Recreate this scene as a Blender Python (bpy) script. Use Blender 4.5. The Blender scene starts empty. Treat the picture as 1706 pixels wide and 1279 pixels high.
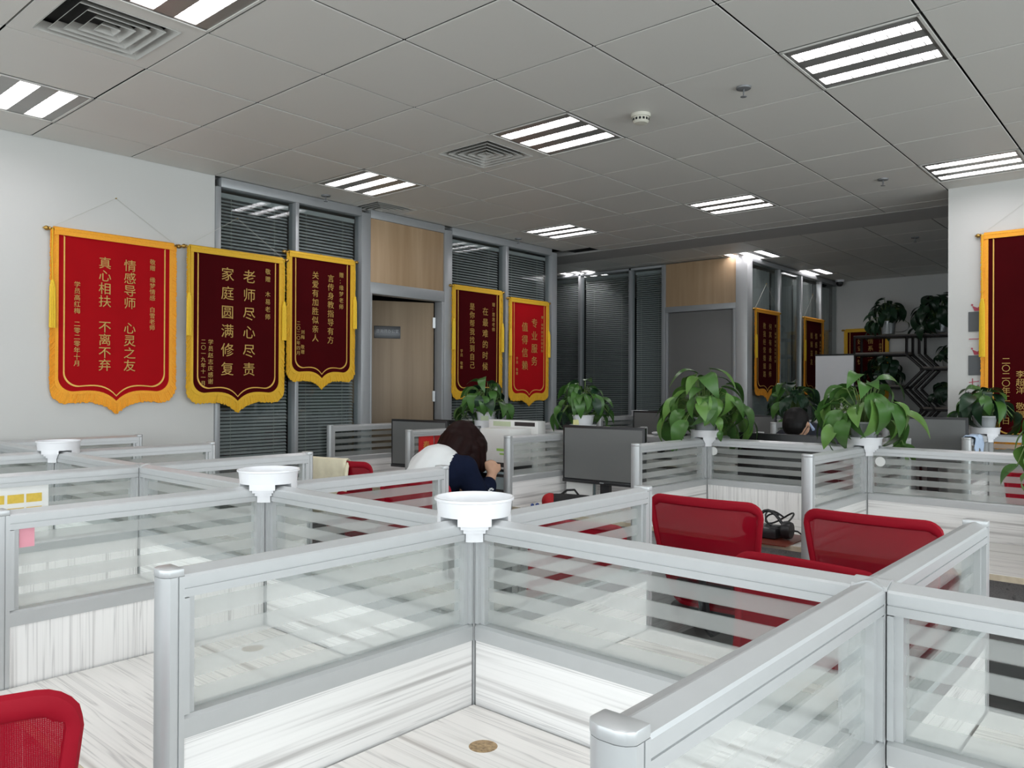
import bpy, bmesh, math, random
from mathutils import Vector, Matrix
random.seed(7)
PI = math.pi
S = bpy.context.scene
C = bpy.data.collections.new('office'); S.collection.children.link(C)
H = 1.50                      # eye height above the floor
CEIL = H + 1.53               # ceiling height
GX, GY = 1.110, 3.246         # ceiling grid origin (tile = 0.6 m)

# ------------------------------------------------------------------ camera
yaw, pitch, roll = 0.714938, 0.0025814, 0.0040988
fw = Vector((math.cos(yaw)*math.cos(pitch), math.sin(yaw)*math.cos(pitch), math.sin(pitch)))
rt = Vector((math.sin(yaw), -math.cos(yaw), 0)); up = rt.cross(fw)
r2 = math.cos(roll)*rt + math.sin(roll)*up; u2 = -math.sin(roll)*rt + math.cos(roll)*up
cam_d = bpy.data.cameras.new('camera'); cam = bpy.data.objects.new('camera', cam_d); C.objects.link(cam)
cam_d.sensor_width = 36.0; cam_d.lens = 1309.84/1706*36.0; cam_d.clip_start = 0.02
M = Matrix((r2, u2, -fw)).transposed().to_4x4(); M.translation = (0, 0, H)
cam.matrix_world = M
S.camera = cam

# ------------------------------------------------------------------ world, daylight, exposure
S.view_settings.view_transform = 'Standard'; S.view_settings.look = 'None'
S.view_settings.gamma = 1.0; S.view_settings.use_curve_mapping = False
S.view_settings.exposure = 0.0
w = bpy.data.worlds.new('sky'); S.world = w; w.use_nodes = True
w.node_tree.nodes['Background'].inputs[0].default_value = (0.85, 0.92, 1.0, 1)
w.node_tree.nodes['Background'].inputs[1].default_value = 1.0

def window_light(name, loc, rot, sx, sy, power, col=(0.93, 0.97, 1.0)):
    l = bpy.data.lights.new(name, 'AREA'); l.shape = 'RECTANGLE'; l.size = sx; l.size_y = sy
    l.energy = power; l.color = col
    o = bpy.data.objects.new(name, l); C.objects.link(o); o.location = loc; o.rotation_euler = rot
    return o
# daylight through the two window walls behind the camera (just outside the panes)
window_light('daylight_right', (2.0, -4.15, 1.75), (PI/2, 0, 0), 9.0, 1.9, 340)
window_light('daylight_back', (-3.15, 0.6, 1.75), (PI/2, 0, -PI/2), 8.0, 1.9, 200)
TUBE = 14.0                    # radiance of the ceiling tubes

# ------------------------------------------------------------------ materials
MATS = {}
def nodes(name):
    m = bpy.data.materials.new(name); m.use_nodes = True; MATS[name] = m
    return m, m.node_tree.nodes, m.node_tree.links, m.node_tree.nodes['Principled BSDF']
def plain(name, col, rough=0.5, metal=0.0, var=0.04, scale=20.0, bump=0.0, spec=0.5, sheen=0.0):
    """procedural principled: colour with a faint noise variation and optional fine relief"""
    m, N, L, P = nodes(name)
    tc = N.new('ShaderNodeTexCoord'); nz = N.new('ShaderNodeTexNoise'); nz.inputs['Scale'].default_value = scale
    L.new(tc.outputs['Object'], nz.inputs['Vector'])
    mx = N.new('ShaderNodeMix'); mx.data_type = 'RGBA'
    mx.inputs[6].default_value = (*[c*(1-var) for c in col], 1); mx.inputs[7].default_value = (*[min(1, c*(1+var)) for c in col], 1)
    L.new(nz.outputs['Fac'], mx.inputs[0]); L.new(mx.outputs[2], P.inputs['Base Color'])
    P.inputs['Roughness'].default_value = rough; P.inputs['Metallic'].default_value = metal
    P.inputs['Specular IOR Level'].default_value = spec
    if sheen: P.inputs['Sheen Weight'].default_value = sheen
    if bump:
        b = N.new('ShaderNodeBump'); b.inputs['Strength'].default_value = bump; b.inputs['Distance'].default_value = 0.002
        L.new(nz.outputs['Fac'], b.inputs['Height']); L.new(b.outputs['Normal'], P.inputs['Normal'])
    return m
def zebra(name, stretch, base=(0.88, 0.862, 0.85), dark=(0.52, 0.50, 0.49)):
    """white laminate with long grey grain streaks; stretch = small along the grain"""
    m, N, L, P = nodes(name)
    tc = N.new('ShaderNodeTexCoord'); mp = N.new('ShaderNodeMapping'); mp.inputs['Scale'].default_value = stretch
    L.new(tc.outputs['Object'], mp.inputs['Vector'])
    a = N.new('ShaderNodeTexNoise'); a.inputs['Scale'].default_value = 1.0; a.inputs['Detail'].default_value = 3; a.inputs['Roughness'].default_value = 0.6
    a.inputs['Distortion'].default_value = 0.15
    L.new(mp.outputs[0], a.inputs['Vector'])
    r = N.new('ShaderNodeValToRGB'); e = r.color_ramp.elements
    e[0].position = 0.30; e[0].color = (*dark, 1); e[1].position = 0.405; e[1].color = (*base, 1)
    for p_, k_ in ((0.47, 1.04), (0.500, 0.97), (0.512, 0.74), (0.524, 0.98), (0.58, 1.03), (0.605, 0.95), (0.617, 0.70), (0.635, 0.93), (0.70, 0.86)):
        x = e.new(p_); x.color = (min(1, base[0]*k_), min(1, base[1]*k_*(0.995 if k_ < 0.9 else 1)), min(1, base[2]*k_), 1)
    L.new(a.outputs['Fac'], r.inputs[0]); L.new(r.outputs[0], P.inputs['Base Color'])
    P.inputs['Roughness'].default_value = 0.42
    return m
def wood(name, stretch, c1, c2):
    m, N, L, P = nodes(name)
    tc = N.new('ShaderNodeTexCoord'); mp = N.new('ShaderNodeMapping'); mp.inputs['Scale'].default_value = stretch
    L.new(tc.outputs['Object'], mp.inputs['Vector'])
    a = N.new('ShaderNodeTexNoise'); a.inputs['Scale'].default_value = 1.0; a.inputs['Detail'].default_value = 6
    L.new(mp.outputs[0], a.inputs['Vector'])
    r = N.new('ShaderNodeValToRGB'); e = r.color_ramp.elements
    e[0].position = 0.3; e[0].color = (*c1, 1); e[1].position = 0.7; e[1].color = (*c2, 1)
    L.new(a.outputs['Fac'], r.inputs[0]); L.new(r.outputs[0], P.inputs['Base Color']); P.inputs['Roughness'].default_value = 0.5
    return m
def glass(name, tint, stripes=False, gloss=0.5, z0=0.0, period=0.0535, duty=0.60):
    """thin pane: see-through with mirror reflections; optional frosted horizontal bands printed on it"""
    m, N, L, P = nodes(name); N.remove(P); out = N['Material Output']
    tr = N.new('ShaderNodeBsdfTransparent'); tr.inputs[0].default_value = (*tint, 1)
    gl = N.new('ShaderNodeBsdfGlossy'); gl.inputs['Roughness'].default_value = 0.02
    lw = N.new('ShaderNodeLayerWeight'); lw.inputs[0].default_value = 0.5
    pw = N.new('ShaderNodeMath'); pw.operation = 'POWER'; pw.inputs[1].default_value = 5.0; L.new(lw.outputs['Facing'], pw.inputs[0])
    sc_ = N.new('ShaderNodeMath'); sc_.operation = 'MULTIPLY_ADD'; sc_.inputs[1].default_value = 0.96; sc_.inputs[2].default_value = 0.04; L.new(pw.outputs[0], sc_.inputs[0])
    mu = N.new('ShaderNodeMath'); mu.operation = 'MULTIPLY'; mu.inputs[1].default_value = gloss
    L.new(sc_.outputs[0], mu.inputs[0])
    mx = N.new('ShaderNodeMixShader'); L.new(mu.outputs[0], mx.inputs[0]); L.new(gl.outputs[0], mx.inputs[2])
    if stripes:
        tc = N.new('ShaderNodeTexCoord'); sp = N.new('ShaderNodeSeparateXYZ'); L.new(tc.outputs['Object'], sp.inputs[0])
        a = N.new('ShaderNodeMath'); a.operation = 'SUBTRACT'; a.inputs[1].default_value = z0; L.new(sp.outputs[2], a.inputs[0])
        d = N.new('ShaderNodeMath'); d.operation = 'DIVIDE'; d.inputs[1].default_value = period; L.new(a.outputs[0], d.inputs[0])
        f = N.new('ShaderNodeMath'); f.operation = 'FRACT'; L.new(d.outputs[0], f.inputs[0])
        g = N.new('ShaderNodeMath'); g.operation = 'LESS_THAN'; g.inputs[1].default_value = duty; L.new(f.outputs[0], g.inputs[0])
        tl = N.new('ShaderNodeBsdfTranslucent'); tl.inputs[0].default_value = (0.76, 0.77, 0.76, 1)
        df = N.new('ShaderNodeBsdfDiffuse'); df.inputs[0].default_value = (0.70, 0.71, 0.70, 1)
        t2 = N.new('ShaderNodeBsdfTransparent'); t2.inputs[0].default_value = (0.96, 0.98, 0.97, 1)
        m1 = N.new('ShaderNodeMixShader'); m1.inputs[0].default_value = 0.55; L.new(tl.outputs[0], m1.inputs[1]); L.new(df.outputs[0], m1.inputs[2])
        m2 = N.new('ShaderNodeMixShader'); m2.inputs[0].default_value = 0.645; L.new(m1.outputs[0], m2.inputs[1]); L.new(t2.outputs[0], m2.inputs[2])
        m3 = N.new('ShaderNodeMixShader'); L.new(g.outputs[0], m3.inputs[0]); L.new(tr.outputs[0], m3.inputs[1]); L.new(m2.outputs[0], m3.inputs[2])
        L.new(m3.outputs[0], mx.inputs[1])
    else:
        L.new(tr.outputs[0], mx.inputs[1])
    L.new(mx.outputs[0], out.inputs[0])
    return m
def emit(name, col, s):
    m, N, L, P = nodes(name)
    P.inputs['Base Color'].default_value = (*col, 1); P.inputs['Emission Color'].default_value = (*col, 1); P.inputs['Emission Strength'].default_value = s
    return m
def meshcloth(name, col, holes):
    """woven mesh: fine see-through holes"""
    m, N, L, P = nodes(name); out = N['Material Output']
    P.inputs['Base Color'].default_value = (*col, 1); P.inputs['Roughness'].default_value = 0.8; P.inputs['Specular IOR Level'].default_value = 0.08
    tc = N.new('ShaderNodeTexCoord')
    def wv(d):
        x = N.new('ShaderNodeTexWave'); x.bands_direction = d; x.inputs['Scale'].default_value = 110; x.inputs['Distortion'].default_value = 0.0
        L.new(tc.outputs['Object'], x.inputs['Vector']); return x
    a, b = wv('Y'), wv('Z')
    mm = N.new('ShaderNodeMath'); mm.operation = 'MULTIPLY'; L.new(a.outputs['Fac'], mm.inputs[0]); L.new(b.outputs['Fac'], mm.inputs[1])
    k = N.new('ShaderNodeMath'); k.operation = 'MULTIPLY'; k.inputs[1].default_value = holes; L.new(mm.outputs[0], k.inputs[0])
    tr = N.new('ShaderNodeBsdfTransparent'); mx = N.new('ShaderNodeMixShader')
    L.new(k.outputs[0], mx.inputs[0]); L.new(P.outputs[0], mx.inputs[1]); L.new(tr.outputs[0], mx.inputs[2]); L.new(mx.outputs[0], out.inputs[0])
    return m

plain('wall_white', (0.58, 0.575, 0.555), 0.85, var=0.02, scale=3)
plain('tile_grey', (0.66, 0.645, 0.605), 0.55, var=0.015, scale=2)
plain('void_black', (0.012, 0.012, 0.012), 0.9)
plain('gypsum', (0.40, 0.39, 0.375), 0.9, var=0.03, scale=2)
plain('carpet', (0.24, 0.235, 0.23), 0.95, var=0.35, scale=6, bump=0.3)
plain('alu', (0.53, 0.54, 0.545), 0.38, metal=0.35, var=0.03, scale=30)
plain('alu_dark', (0.20, 0.205, 0.21), 0.5, metal=0.3)
plain('frame_grey', (0.36, 0.37, 0.38), 0.4, metal=0.3, var=0.03)
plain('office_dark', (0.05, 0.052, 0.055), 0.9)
plain('blind', (0.36, 0.365, 0.36), 0.5, var=0.05)
plain('curtain', (0.40, 0.41, 0.40), 0.8, var=0.1, scale=4)
zebra('zebra_x', (0.55, 30, 30)); zebra('zebra_z', (27, 27, 0.45)); zebra('zebra_desk', (23, 0.5, 23), base=(0.88, 0.85, 0.82), dark=(0.54, 0.50, 0.47))
wood('wood_panel', (14, 14, 0.8), (0.36, 0.235, 0.13), (0.46, 0.32, 0.195))
wood('wood_door', (16, 16, 0.7), (0.22, 0.155, 0.095), (0.28, 0.205, 0.13))
wood('chipboard', (140, 140, 140), (0.20, 0.12, 0.05), (0.55, 0.38, 0.20))
wood('oak_edge', (2, 30, 30), (0.62, 0.52, 0.38), (0.75, 0.66, 0.50))
plain('door_grey', (0.17, 0.165, 0.16), 0.55, var=0.03)
plain('white_plastic', (0.80, 0.80, 0.82), 0.32, var=0.01)
plain('black_plastic', (0.018, 0.018, 0.020), 0.35, var=0.1)
plain('screen_dark', (0.15, 0.153, 0.150), 0.28, var=0.02, scale=3)
plain('chair_red', (0.30, 0.0025, 0.014), 0.65, var=0.06, bump=0.1, scale=60, spec=0.2)
meshcloth('chair_mesh', (0.28, 0.0018, 0.013), 0.20)
plain('chair_black', (0.02, 0.02, 0.022), 0.7, var=0.2, bump=0.2, scale=80)
plain('banner_red', (0.36, 0.0025, 0.006), 0.9, var=0.10, scale=5, spec=0.15)
plain('banner_dark', (0.050, 0.0008, 0.002), 0.95, var=0.15, scale=5, spec=0.1)
plain('gold', (0.72, 0.42, 0.08), 0.45, metal=0.25, var=0.1, scale=40)
plain('gold_text', (0.48, 0.30, 0.075), 0.45, metal=0.2, var=0.12, scale=30)
plain('fringe_orange', (0.86, 0.36, 0.02), 0.7, var=0.14, scale=120, bump=0.6)
plain('fringe_yellow', (0.70, 0.40, 0.02), 0.7, var=0.14, scale=120, bump=0.6)
plain('tassel_yellow', (0.78, 0.50, 0.02), 0.65, var=0.15, scale=150, bump=0.6)
plain('brass', (0.45, 0.27, 0.07), 0.3, metal=0.9)
plain('string', (0.55, 0.55, 0.5), 0.8)
glass('glass_stripe', (0.955, 0.975, 0.968), True, 0.8, z0=0.911)
glass('glass_office', (0.90, 0.93, 0.93), False, 1.1)
glass('glass_window', (0.95, 0.97, 0.97), False, 0.8)
glass('clear_plastic', (0.86, 0.87, 0.87), False, 1.6)
emit('tube_light', (1.0, 0.97, 0.99), TUBE)
plain('fixture_metal', (0.34, 0.335, 0.32), 0.35, metal=0.5)
plain('louver', (0.75, 0.75, 0.76), 0.25, metal=0.6)
plain('vent_metal', (0.46, 0.45, 0.42), 0.5)
plain('vent_dark', (0.04, 0.04, 0.04), 0.9)
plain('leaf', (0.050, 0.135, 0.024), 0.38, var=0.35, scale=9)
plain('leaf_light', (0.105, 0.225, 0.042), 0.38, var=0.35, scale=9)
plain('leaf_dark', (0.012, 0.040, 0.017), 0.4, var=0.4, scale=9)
plain('stem', (0.14, 0.22, 0.06), 0.6)
plain('soil', (0.03, 0.02, 0.012), 0.95, var=0.4, bump=0.8, scale=60)
plain('pot_clear_grey', (0.42, 0.41, 0.40), 0.2, var=0.05)
plain('skin', (0.56, 0.33, 0.22), 0.55, var=0.05)
plain('hair_brown', (0.014, 0.0045, 0.004), 0.55, var=0.5, scale=40, spec=0.12)
plain('hair_black', (0.008, 0.007, 0.007), 0.5, var=0.4, scale=40, spec=0.2)
plain('jersey_white', (0.80, 0.82, 0.82), 0.85, var=0.03, scale=10, bump=0.2)
plain('jersey_navy', (0.009, 0.013, 0.032), 0.95, var=0.1, spec=0.08)
plain('jacket_navy', (0.010, 0.012, 0.022), 0.85, var=0.1)
plain('collar_blue', (0.35, 0.45, 0.65), 0.8)
plain('trousers', (0.02, 0.02, 0.03), 0.85)
plain('towel_cream', (0.80, 0.74, 0.55), 0.95, var=0.06, scale=40, bump=0.5)
plain('cloth_blue', (0.50, 0.62, 0.80), 0.9, var=0.08, bump=0.4)
plain('paper_white', (0.82, 0.82, 0.80), 0.8, var=0.02)
plain('paper_yellow', (0.80, 0.76, 0.36), 0.8)
plain('paper_gold', (0.72, 0.50, 0.07), 0.6, var=0.2, scale=60)
plain('paper_pink', (0.80, 0.35, 0.42), 0.8)
plain('paper_green', (0.35, 0.60, 0.12), 0.7)
plain('paper_greenish', (0.55, 0.62, 0.42), 0.8)
plain('poster_red', (0.42, 0.01, 0.015), 0.5, var=0.3, scale=40)
plain('poster_bright_red', (0.68, 0.02, 0.02), 0.5, var=0.2, scale=40)
plain('mat_redbrown', (0.18, 0.035, 0.02), 0.4, var=0.1)
plain('bag_red', (0.42, 0.005, 0.01), 0.7)
plain('bag_black', (0.02, 0.02, 0.02), 0.8, var=0.2)
plain('steel_dark', (0.018, 0.014, 0.014), 0.4, metal=0.3)
plain('shelf_wood', (0.20, 0.175, 0.15), 0.6)
plain('sign_dark', (0.06, 0.062, 0.066), 0.35, metal=0.4)
plain('sign_text', (0.30, 0.31, 0.32), 0.4)
plain('print_grey', (0.085, 0.09, 0.095), 0.6)
plain('print_crimson', (0.40, 0.06, 0.09), 0.7)
plain('print_black', (0.04, 0.03, 0.03), 0.7)
plain('off_white', (0.60, 0.58, 0.50), 0.5)
plain('board_white', (0.90, 0.90, 0.92), 0.4, var=0.01)
plain('phone_blue', (0.32, 0.42, 0.46), 0.3)
plain('sensor_grey', (0.30, 0.30, 0.30), 0.4)
plain('blue_bits', (0.05, 0.10, 0.35), 0.5)
plain('bottle_orange', (0.60, 0.25, 0.12), 0.5, var=0.3, scale=30)

# ------------------------------------------------------------------ mesh helpers
ORD = ['first', 'second', 'third', 'fourth', 'fifth', 'sixth', 'seventh']
class MB:
    def __init__(s): s.v = []; s.f = []; s.m = []
    def add(s, vs, fs, mi=0):
        o = len(s.v); s.v += [tuple(v) for v in vs]; s.f += [tuple(i+o for i in f) for f in fs]; s.m += [mi]*len(fs); return s
    def box(s, x0, x1, y0, y1, z0, z1, mi=0):
        return s.add([(x0,y0,z0),(x1,y0,z0),(x1,y1,z0),(x0,y1,z0),(x0,y0,z1),(x1,y0,z1),(x1,y1,z1),(x0,y1,z1)],
                     [(0,3,2,1),(4,5,6,7),(0,1,5,4),(1,2,6,5),(2,3,7,6),(3,0,4,7)], mi)
    def prism(s, pts, a0, a1, axis='y', mi=0):
        """2-D polygon extruded along an axis: axis y -> pts are (x,z); z -> (x,y); x -> (y,z)"""
        n = len(pts)
        def p3(p, a): return (p[0], a, p[1]) if axis == 'y' else (p[0], p[1], a) if axis == 'z' else (a, p[0], p[1])
        vs = [p3(p, a0) for p in pts] + [p3(p, a1) for p in pts]
        fs = [tuple(range(n)), tuple(range(2*n-1, n-1, -1))] + [(i, n+i, n+(i+1) % n, (i+1) % n) for i in range(n)]
        return s.add(vs, fs, mi)
    def tube(s, path, r, n=8, mi=0, caps=True):
        path = [Vector(p) for p in path]; rs = r if isinstance(r, (list, tuple)) else [r]*len(path)
        vs = []; prev = None
        for i, p in enumerate(path):
            d = (path[min(i+1, len(path)-1)] - path[max(i-1, 0)]).normalized()
            a = prev if prev else (Vector((0,0,1)) if abs(d.z) < 0.9 else Vector((1,0,0)))
            x = (a - d*a.dot(d))
            x = x.normalized() if x.length > 1e-6 else d.orthogonal().normalized()
            y = d.cross(x); prev = x
            vs += [p + rs[i]*(math.cos(2*PI*k/n)*x + math.sin(2*PI*k/n)*y) for k in range(n)]
        fs = [(i*n+k, i*n+(k+1) % n, (i+1)*n+(k+1) % n, (i+1)*n+k) for i in range(len(path)-1) for k in range(n)]
        if caps: fs += [tuple(range(n-1, -1, -1)), tuple((len(path)-1)*n+k for k in range(n))]
        return s.add(vs, fs, mi)
    def lathe(s, prof, n=24, c=(0,0,0), mi=0):
        vs = [(c[0]+r*math.cos(2*PI*k/n), c[1]+r*math.sin(2*PI*k/n), c[2]+z) for r, z in prof for k in range(n)]
        fs = [(i*n+k, i*n+(k+1) % n, (i+1)*n+(k+1) % n, (i+1)*n+k) for i in range(len(prof)-1) for k in range(n)]
        if prof[0][0] > 1e-5: fs.append(tuple(range(n-1, -1, -1)))
        if prof[-1][0] > 1e-5: fs.append(tuple((len(prof)-1)*n+k for k in range(n)))
        return s.add(vs, fs, mi)
    def ball(s, c, r, n=10, mi=0, sc=(1,1,1)):
        vs = []; m = n//2
        for i in range(m+1):
            t = PI*i/m
            for k in range(n): vs.append((c[0]+sc[0]*r*math.sin(t)*math.cos(2*PI*k/n), c[1]+sc[1]*r*math.sin(t)*math.sin(2*PI*k/n), c[2]+sc[2]*r*math.cos(t)))
        return s.add(vs, [(i*n+k, (i+1)*n+k, (i+1)*n+(k+1) % n, i*n+(k+1) % n) for i in range(m) for k in range(n)], mi)
    def mesh(s, name, mats, smooth=False):
        me = bpy.data.meshes.new(name); me.from_pydata(s.v, [], s.f)
        for m in (mats if isinstance(mats, (list, tuple)) else [mats]): me.materials.append(MATS[m])
        me.polygons.foreach_set('material_index', s.m)
        bm = bmesh.new(); bm.from_mesh(me); bmesh.ops.remove_doubles(bm, verts=bm.verts, dist=1e-5); bmesh.ops.recalc_face_normals(bm, faces=bm.faces); bm.to_mesh(me); bm.free()
        if smooth:
            me.polygons.foreach_set('use_smooth', [True]*len(me.polygons)); me.set_sharp_from_angle(angle=math.radians(40))
        me.update(); return me
    def build(s, name, mats, parent=None, smooth=False, loc=(0,0,0), rot=(0,0,0)):
        return link(name, s.mesh(name, mats, smooth), parent, loc, rot)
def link(name, me, parent=None, loc=(0,0,0), rot=(0,0,0)):
    o = bpy.data.objects.new(name, me); C.objects.link(o); o.location = loc; o.rotation_euler = rot
    if parent: o.parent = parent
    return o
def thing(name, label, cat, loc=(0,0,0), rz=0.0, group=None):
    o = bpy.data.objects.new(name, None); C.objects.link(o); o.empty_display_size = 0.05
    o.location = loc; o.rotation_euler = (0, 0, rz); o['label'] = label; o['category'] = cat
    if group: o['group'] = group
    return o
def tag(o, label, cat, group=None):
    o['label'] = label; o['category'] = cat
    if group: o['group'] = group
    return o
def struct(o, label=None):
    o['kind'] = 'structure'
    if label: o['label'] = label
    return o
def bevelled(me, w, seg=2):
    bm = bmesh.new(); bm.from_mesh(me)
    bmesh.ops.bevel(bm, geom=list(bm.edges), offset=w, segments=seg, affect='EDGES', profile=0.5); bm.to_mesh(me); bm.free()
    me.polygons.foreach_set('use_smooth', [True]*len(me.polygons)); me.set_sharp_from_angle(angle=math.radians(40)); return me
def rbox(name, dims, mat, parent=None, w=0.004, loc=(0,0,0), rot=(0,0,0), seg=2):
    return link(name, bevelled(MB().box(*dims).mesh(name, mat), w, seg), parent, loc, rot)
def text_mesh(txt, size, mat, spacing=1.0, extrude=0.0006, align='CENTER'):
    cu = bpy.data.curves.new('text', 'FONT'); cu.body = txt; cu.size = size; cu.space_line = spacing
    cu.align_x = align; cu.align_y = 'TOP'; cu.extrude = extrude; cu.resolution_u = 2
    o = bpy.data.objects.new('text', cu); C.objects.link(o)
    dg = bpy.context.evaluated_depsgraph_get(); dg.update()
    me = bpy.data.meshes.new_from_object(o.evaluated_get(dg)); C.objects.unlink(o); bpy.data.objects.remove(o)
    me.materials.clear(); me.materials.append(MATS[mat]); return me
WALLTEXT = Matrix.Rotation(PI/2, 4, 'X')
def text_col(name, txt, size, mat, parent, x, y, z, spacing=1.0, sx=1.0, bold=0.0):
    me = text_mesh('\n'.join(txt), size, mat, spacing)
    me.transform(Matrix.Translation((x, y, z)) @ WALLTEXT @ Matrix.Diagonal((sx, 1, 1, 1)))
    return link(name, me, parent)

# ================================================================== ROOM SHELL
YW = 5.42                     # long wall on the left
XF = 8.66; YB = 3.94; XE = 11.74; XP = 6.77
struct(MB().box(-3.0, 12.2, -4.0, 9.2, -0.1, 0.0).build('floor', 'carpet'), 'dark carpet floor of the office')
struct(MB().box(-3.0, 2.915, YW, YW+0.14, 0, CEIL+0.1).build('wall_left', 'wall_white'), 'plain white wall behind the first red banner')
struct(MB().box(XE, XE+0.12, -4.0, YB+0.06, 0, CEIL+0.1).build('wall_far', 'wall_white'), 'white end wall behind the black hexagon shelf')
struct(MB().box(XP, XP+0.62, -2.6, 1.434, 0, CEIL+0.02).build('wall_pillar', 'wall_white'), 'wide white pillar with crown prints and a banner')
# window walls behind the camera
def window_wall(name, x0, x1, wname, rz, loc, lab):
    """wall along local x with a ribbon window"""
    b = MB(); b.box(x0, x1, -0.1, 0.1, 0, 0.80); b.box(x0, x1, -0.1, 0.1, 2.70, CEIL+0.1); b.box(x0, x0+0.4, -0.1, 0.1, 0.80, 2.70); b.box(x1-0.4, x1, -0.1, 0.1, 0.80, 2.70)
    wl = struct(b.build(name, 'wall_white', loc=loc, rot=(0,0,rz)), lab)
    win = struct(thing(wname, 'ribbon window in the wall behind the photographer', 'window', loc, rz)); del win['category']
    n = 6; a, c = x0+0.4, x1-0.4
    for i in range(n+1):
        x = a+(c-a)*i/n; MB().box(x-0.03, x+0.03, -0.04, 0.04, 0.80, 2.70).build('mullion', 'alu', win)
    for z in (0.80, 2.64): MB().box(a, c, -0.045, 0.045, z, z+0.06).build('window_rail', 'alu', win)
    for i in range(n): MB().box(a+(c-a)*i/n+0.03, a+(c-a)*(i+1)/n-0.03, -0.004, 0.004, 0.86, 2.64).build('pane', 'glass_window', win)
window_wall('wall_right', -3.0, 12.2, 'window_1', 0, (0, -4.0, 0), 'window wall on the right behind the photographer')
window_wall('wall_back', -9.4, 4.0, 'window_2', -PI/2, (-3.0, 0, 0), 'window wall behind the photographer')

# ---------------- ceiling: square metal tiles below a black void
ceil = struct(MB().box(-3.0, 12.2, -4.0, 9.2, CEIL+0.10, CEIL+0.14).build('ceiling', 'void_black', loc=(0,0,0)), 'grey square metal tiles with dark joints')
def tile_mesh(sx, sy):
    e = 0.0012; g = 0.0055
    b = MB(); x0, x1, y0, y1 = g, sx-g, g, sy-g
    b.add([(x0,y0,0.005),(x1,y0,0.005),(x1,y1,0.005),(x0,y1,0.005),(x0,y0,e),(x1,y0,e),(x1,y1,e),(x0,y1,e),(x0+e,y0+e,0),(x1-e,y0+e,0),(x1-e,y1-e,0),(x0+e,y1-e,0)],
          [(3,2,1,0),(0,1,5,4),(1,2,6,5),(2,3,7,6),(3,0,4,7),(4,5,9,8),(5,6,10,9),(6,7,11,10),(7,4,8,11),(8,9,10,11)])
    return b.mesh('tile', 'tile_grey')
TM = {}
def tile(x, y, sx=0.6, sy=0.6, par=None):
    k = (round(sx, 3), round(sy, 3))
    if k not in TM: TM[k] = tile_mesh(*k)
    return link('tile', TM[k], par or ceil, (x, y, CEIL + random.uniform(-0.0006, 0.0006)))
LIGHTS = [(a, b) for a in (-4, -1, 2) for b in (-4, 0, 4, 8)] + [(-7, -4), (-7, 0), (-7, 4)]
VENTS = [(0, 0), (0, 4), (3, 5)]
HOLE = (3, 10)
BANDX0, BANDX1 = GX+0.6*10+0.24, 7.84
for i in range(-12, 4):
    for j in range(-7, 11):
        x, y = GX+0.6*j, GY+0.6*i
        if (i, j) in LIGHTS or (i, j) in VENTS: continue
        sy = min(0.6, YW-y) if i == 3 else 0.6
        sx = BANDX0-x if j == 10 else 0.6
        if (i, j) == HOLE: continue
        if x+sx < -2.95 or y < -3.95: continue
        tile(x, y, sx, sy)
# flat gypsum strip and the darker far ceiling bay
struct(MB().box(BANDX0, BANDX1, -4.0, 9.2, CEIL-0.004, CEIL+0.06).build('trim_1', 'gypsum'), 'flat plaster strip between the two ceiling grids')
ceil2 = struct(MB().box(BANDX1, 12.2, -4.0, 9.2, CEIL+0.06, CEIL+0.09).build('ceiling_far', 'void_black'), 'far tiled ceiling beyond the plaster strip')
FARL = [(8.445, 3.60), (8.445, 6.0), (10.245, 3.60)]
nx = int((XE-BANDX1)/0.6)+1
for a in range(nx):
    for b in range(-9, 9):
        x, y = BANDX1+0.005+0.6*a, 3.60+0.6*b-0.0
        sx = min(0.6, XE-x)
        if sx < 0.05 or (a == 1 and b in (0, 4)) or (a == 4 and b == 0): continue
        tile(x, y, sx, 0.6, ceil2)

# ---------------- ceiling light fixtures: housing, three louvred troughs
def fixture_meshes():
    g = 0.006; W = 0.6
    b = MB(); z = 0.0
    cs = [0.12, 0.30, 0.48]; hw = 0.047
    xs = [g] + [q for c in cs for q in (c-hw, c+hw)] + [W-g]
    for k in range(0, len(xs), 2): b.box(xs[k], xs[k+1], g, W-g, z, z+0.09)
    b.box(g, W-g, g, 0.035, z, z+0.09); b.box(g, W-g, W-0.035, W-g, z, z+0.09)
    hous = b.mesh('housing', 'fixture_metal')
    tubes = []; louv = []
    for c in cs:
        tubes.append(MB().prism([(c-hw, 0.05), (c-hw, 0.016), (c-hw*0.6, 0.012), (c+hw*0.6, 0.012), (c+hw, 0.016), (c+hw, 0.05)], 0.035, W-0.035, 'y').mesh('lamp_tube', 'tube_light'))
        l = MB()
        for k in range(10):
            y = 0.035+(W-0.07)*(k+0.5)/10
            l.prism([(c-hw, 0.001), (c+hw, 0.001), (c+hw, 0.012), (c-hw, 0.012)], y-0.002, y+0.002, 'y')
        louv.append(l.mesh('louver', 'louver'))
    rim = MB(); t = 0.012
    for q in ((g, W-g, g, g+t), (g, W-g, W-g-t, W-g), (g, g+t, g, W-g), (W-g-t, W-g, g, W-g)): rim.box(*q, -0.004, 0.004)
    return hous, tubes, louv, rim.mesh('rim', 'tile_grey')
FX = fixture_meshes()
def fixture(label, x, y, rz=0.0):
    t = thing('ceiling_light', label, 'ceiling light', (x+0.3, y+0.3, CEIL), rz, 'three tube louvred ceiling lights')
    off = (-0.3, -0.3, 0)
    link('housing', FX[0], t, off); link('rim', FX[3], t, off)
    for k in range(3): link('lamp_tube', FX[1][k], t, off); link('louver', FX[2][k], t, off)['kind'] = 'stuff'
    return t
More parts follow.
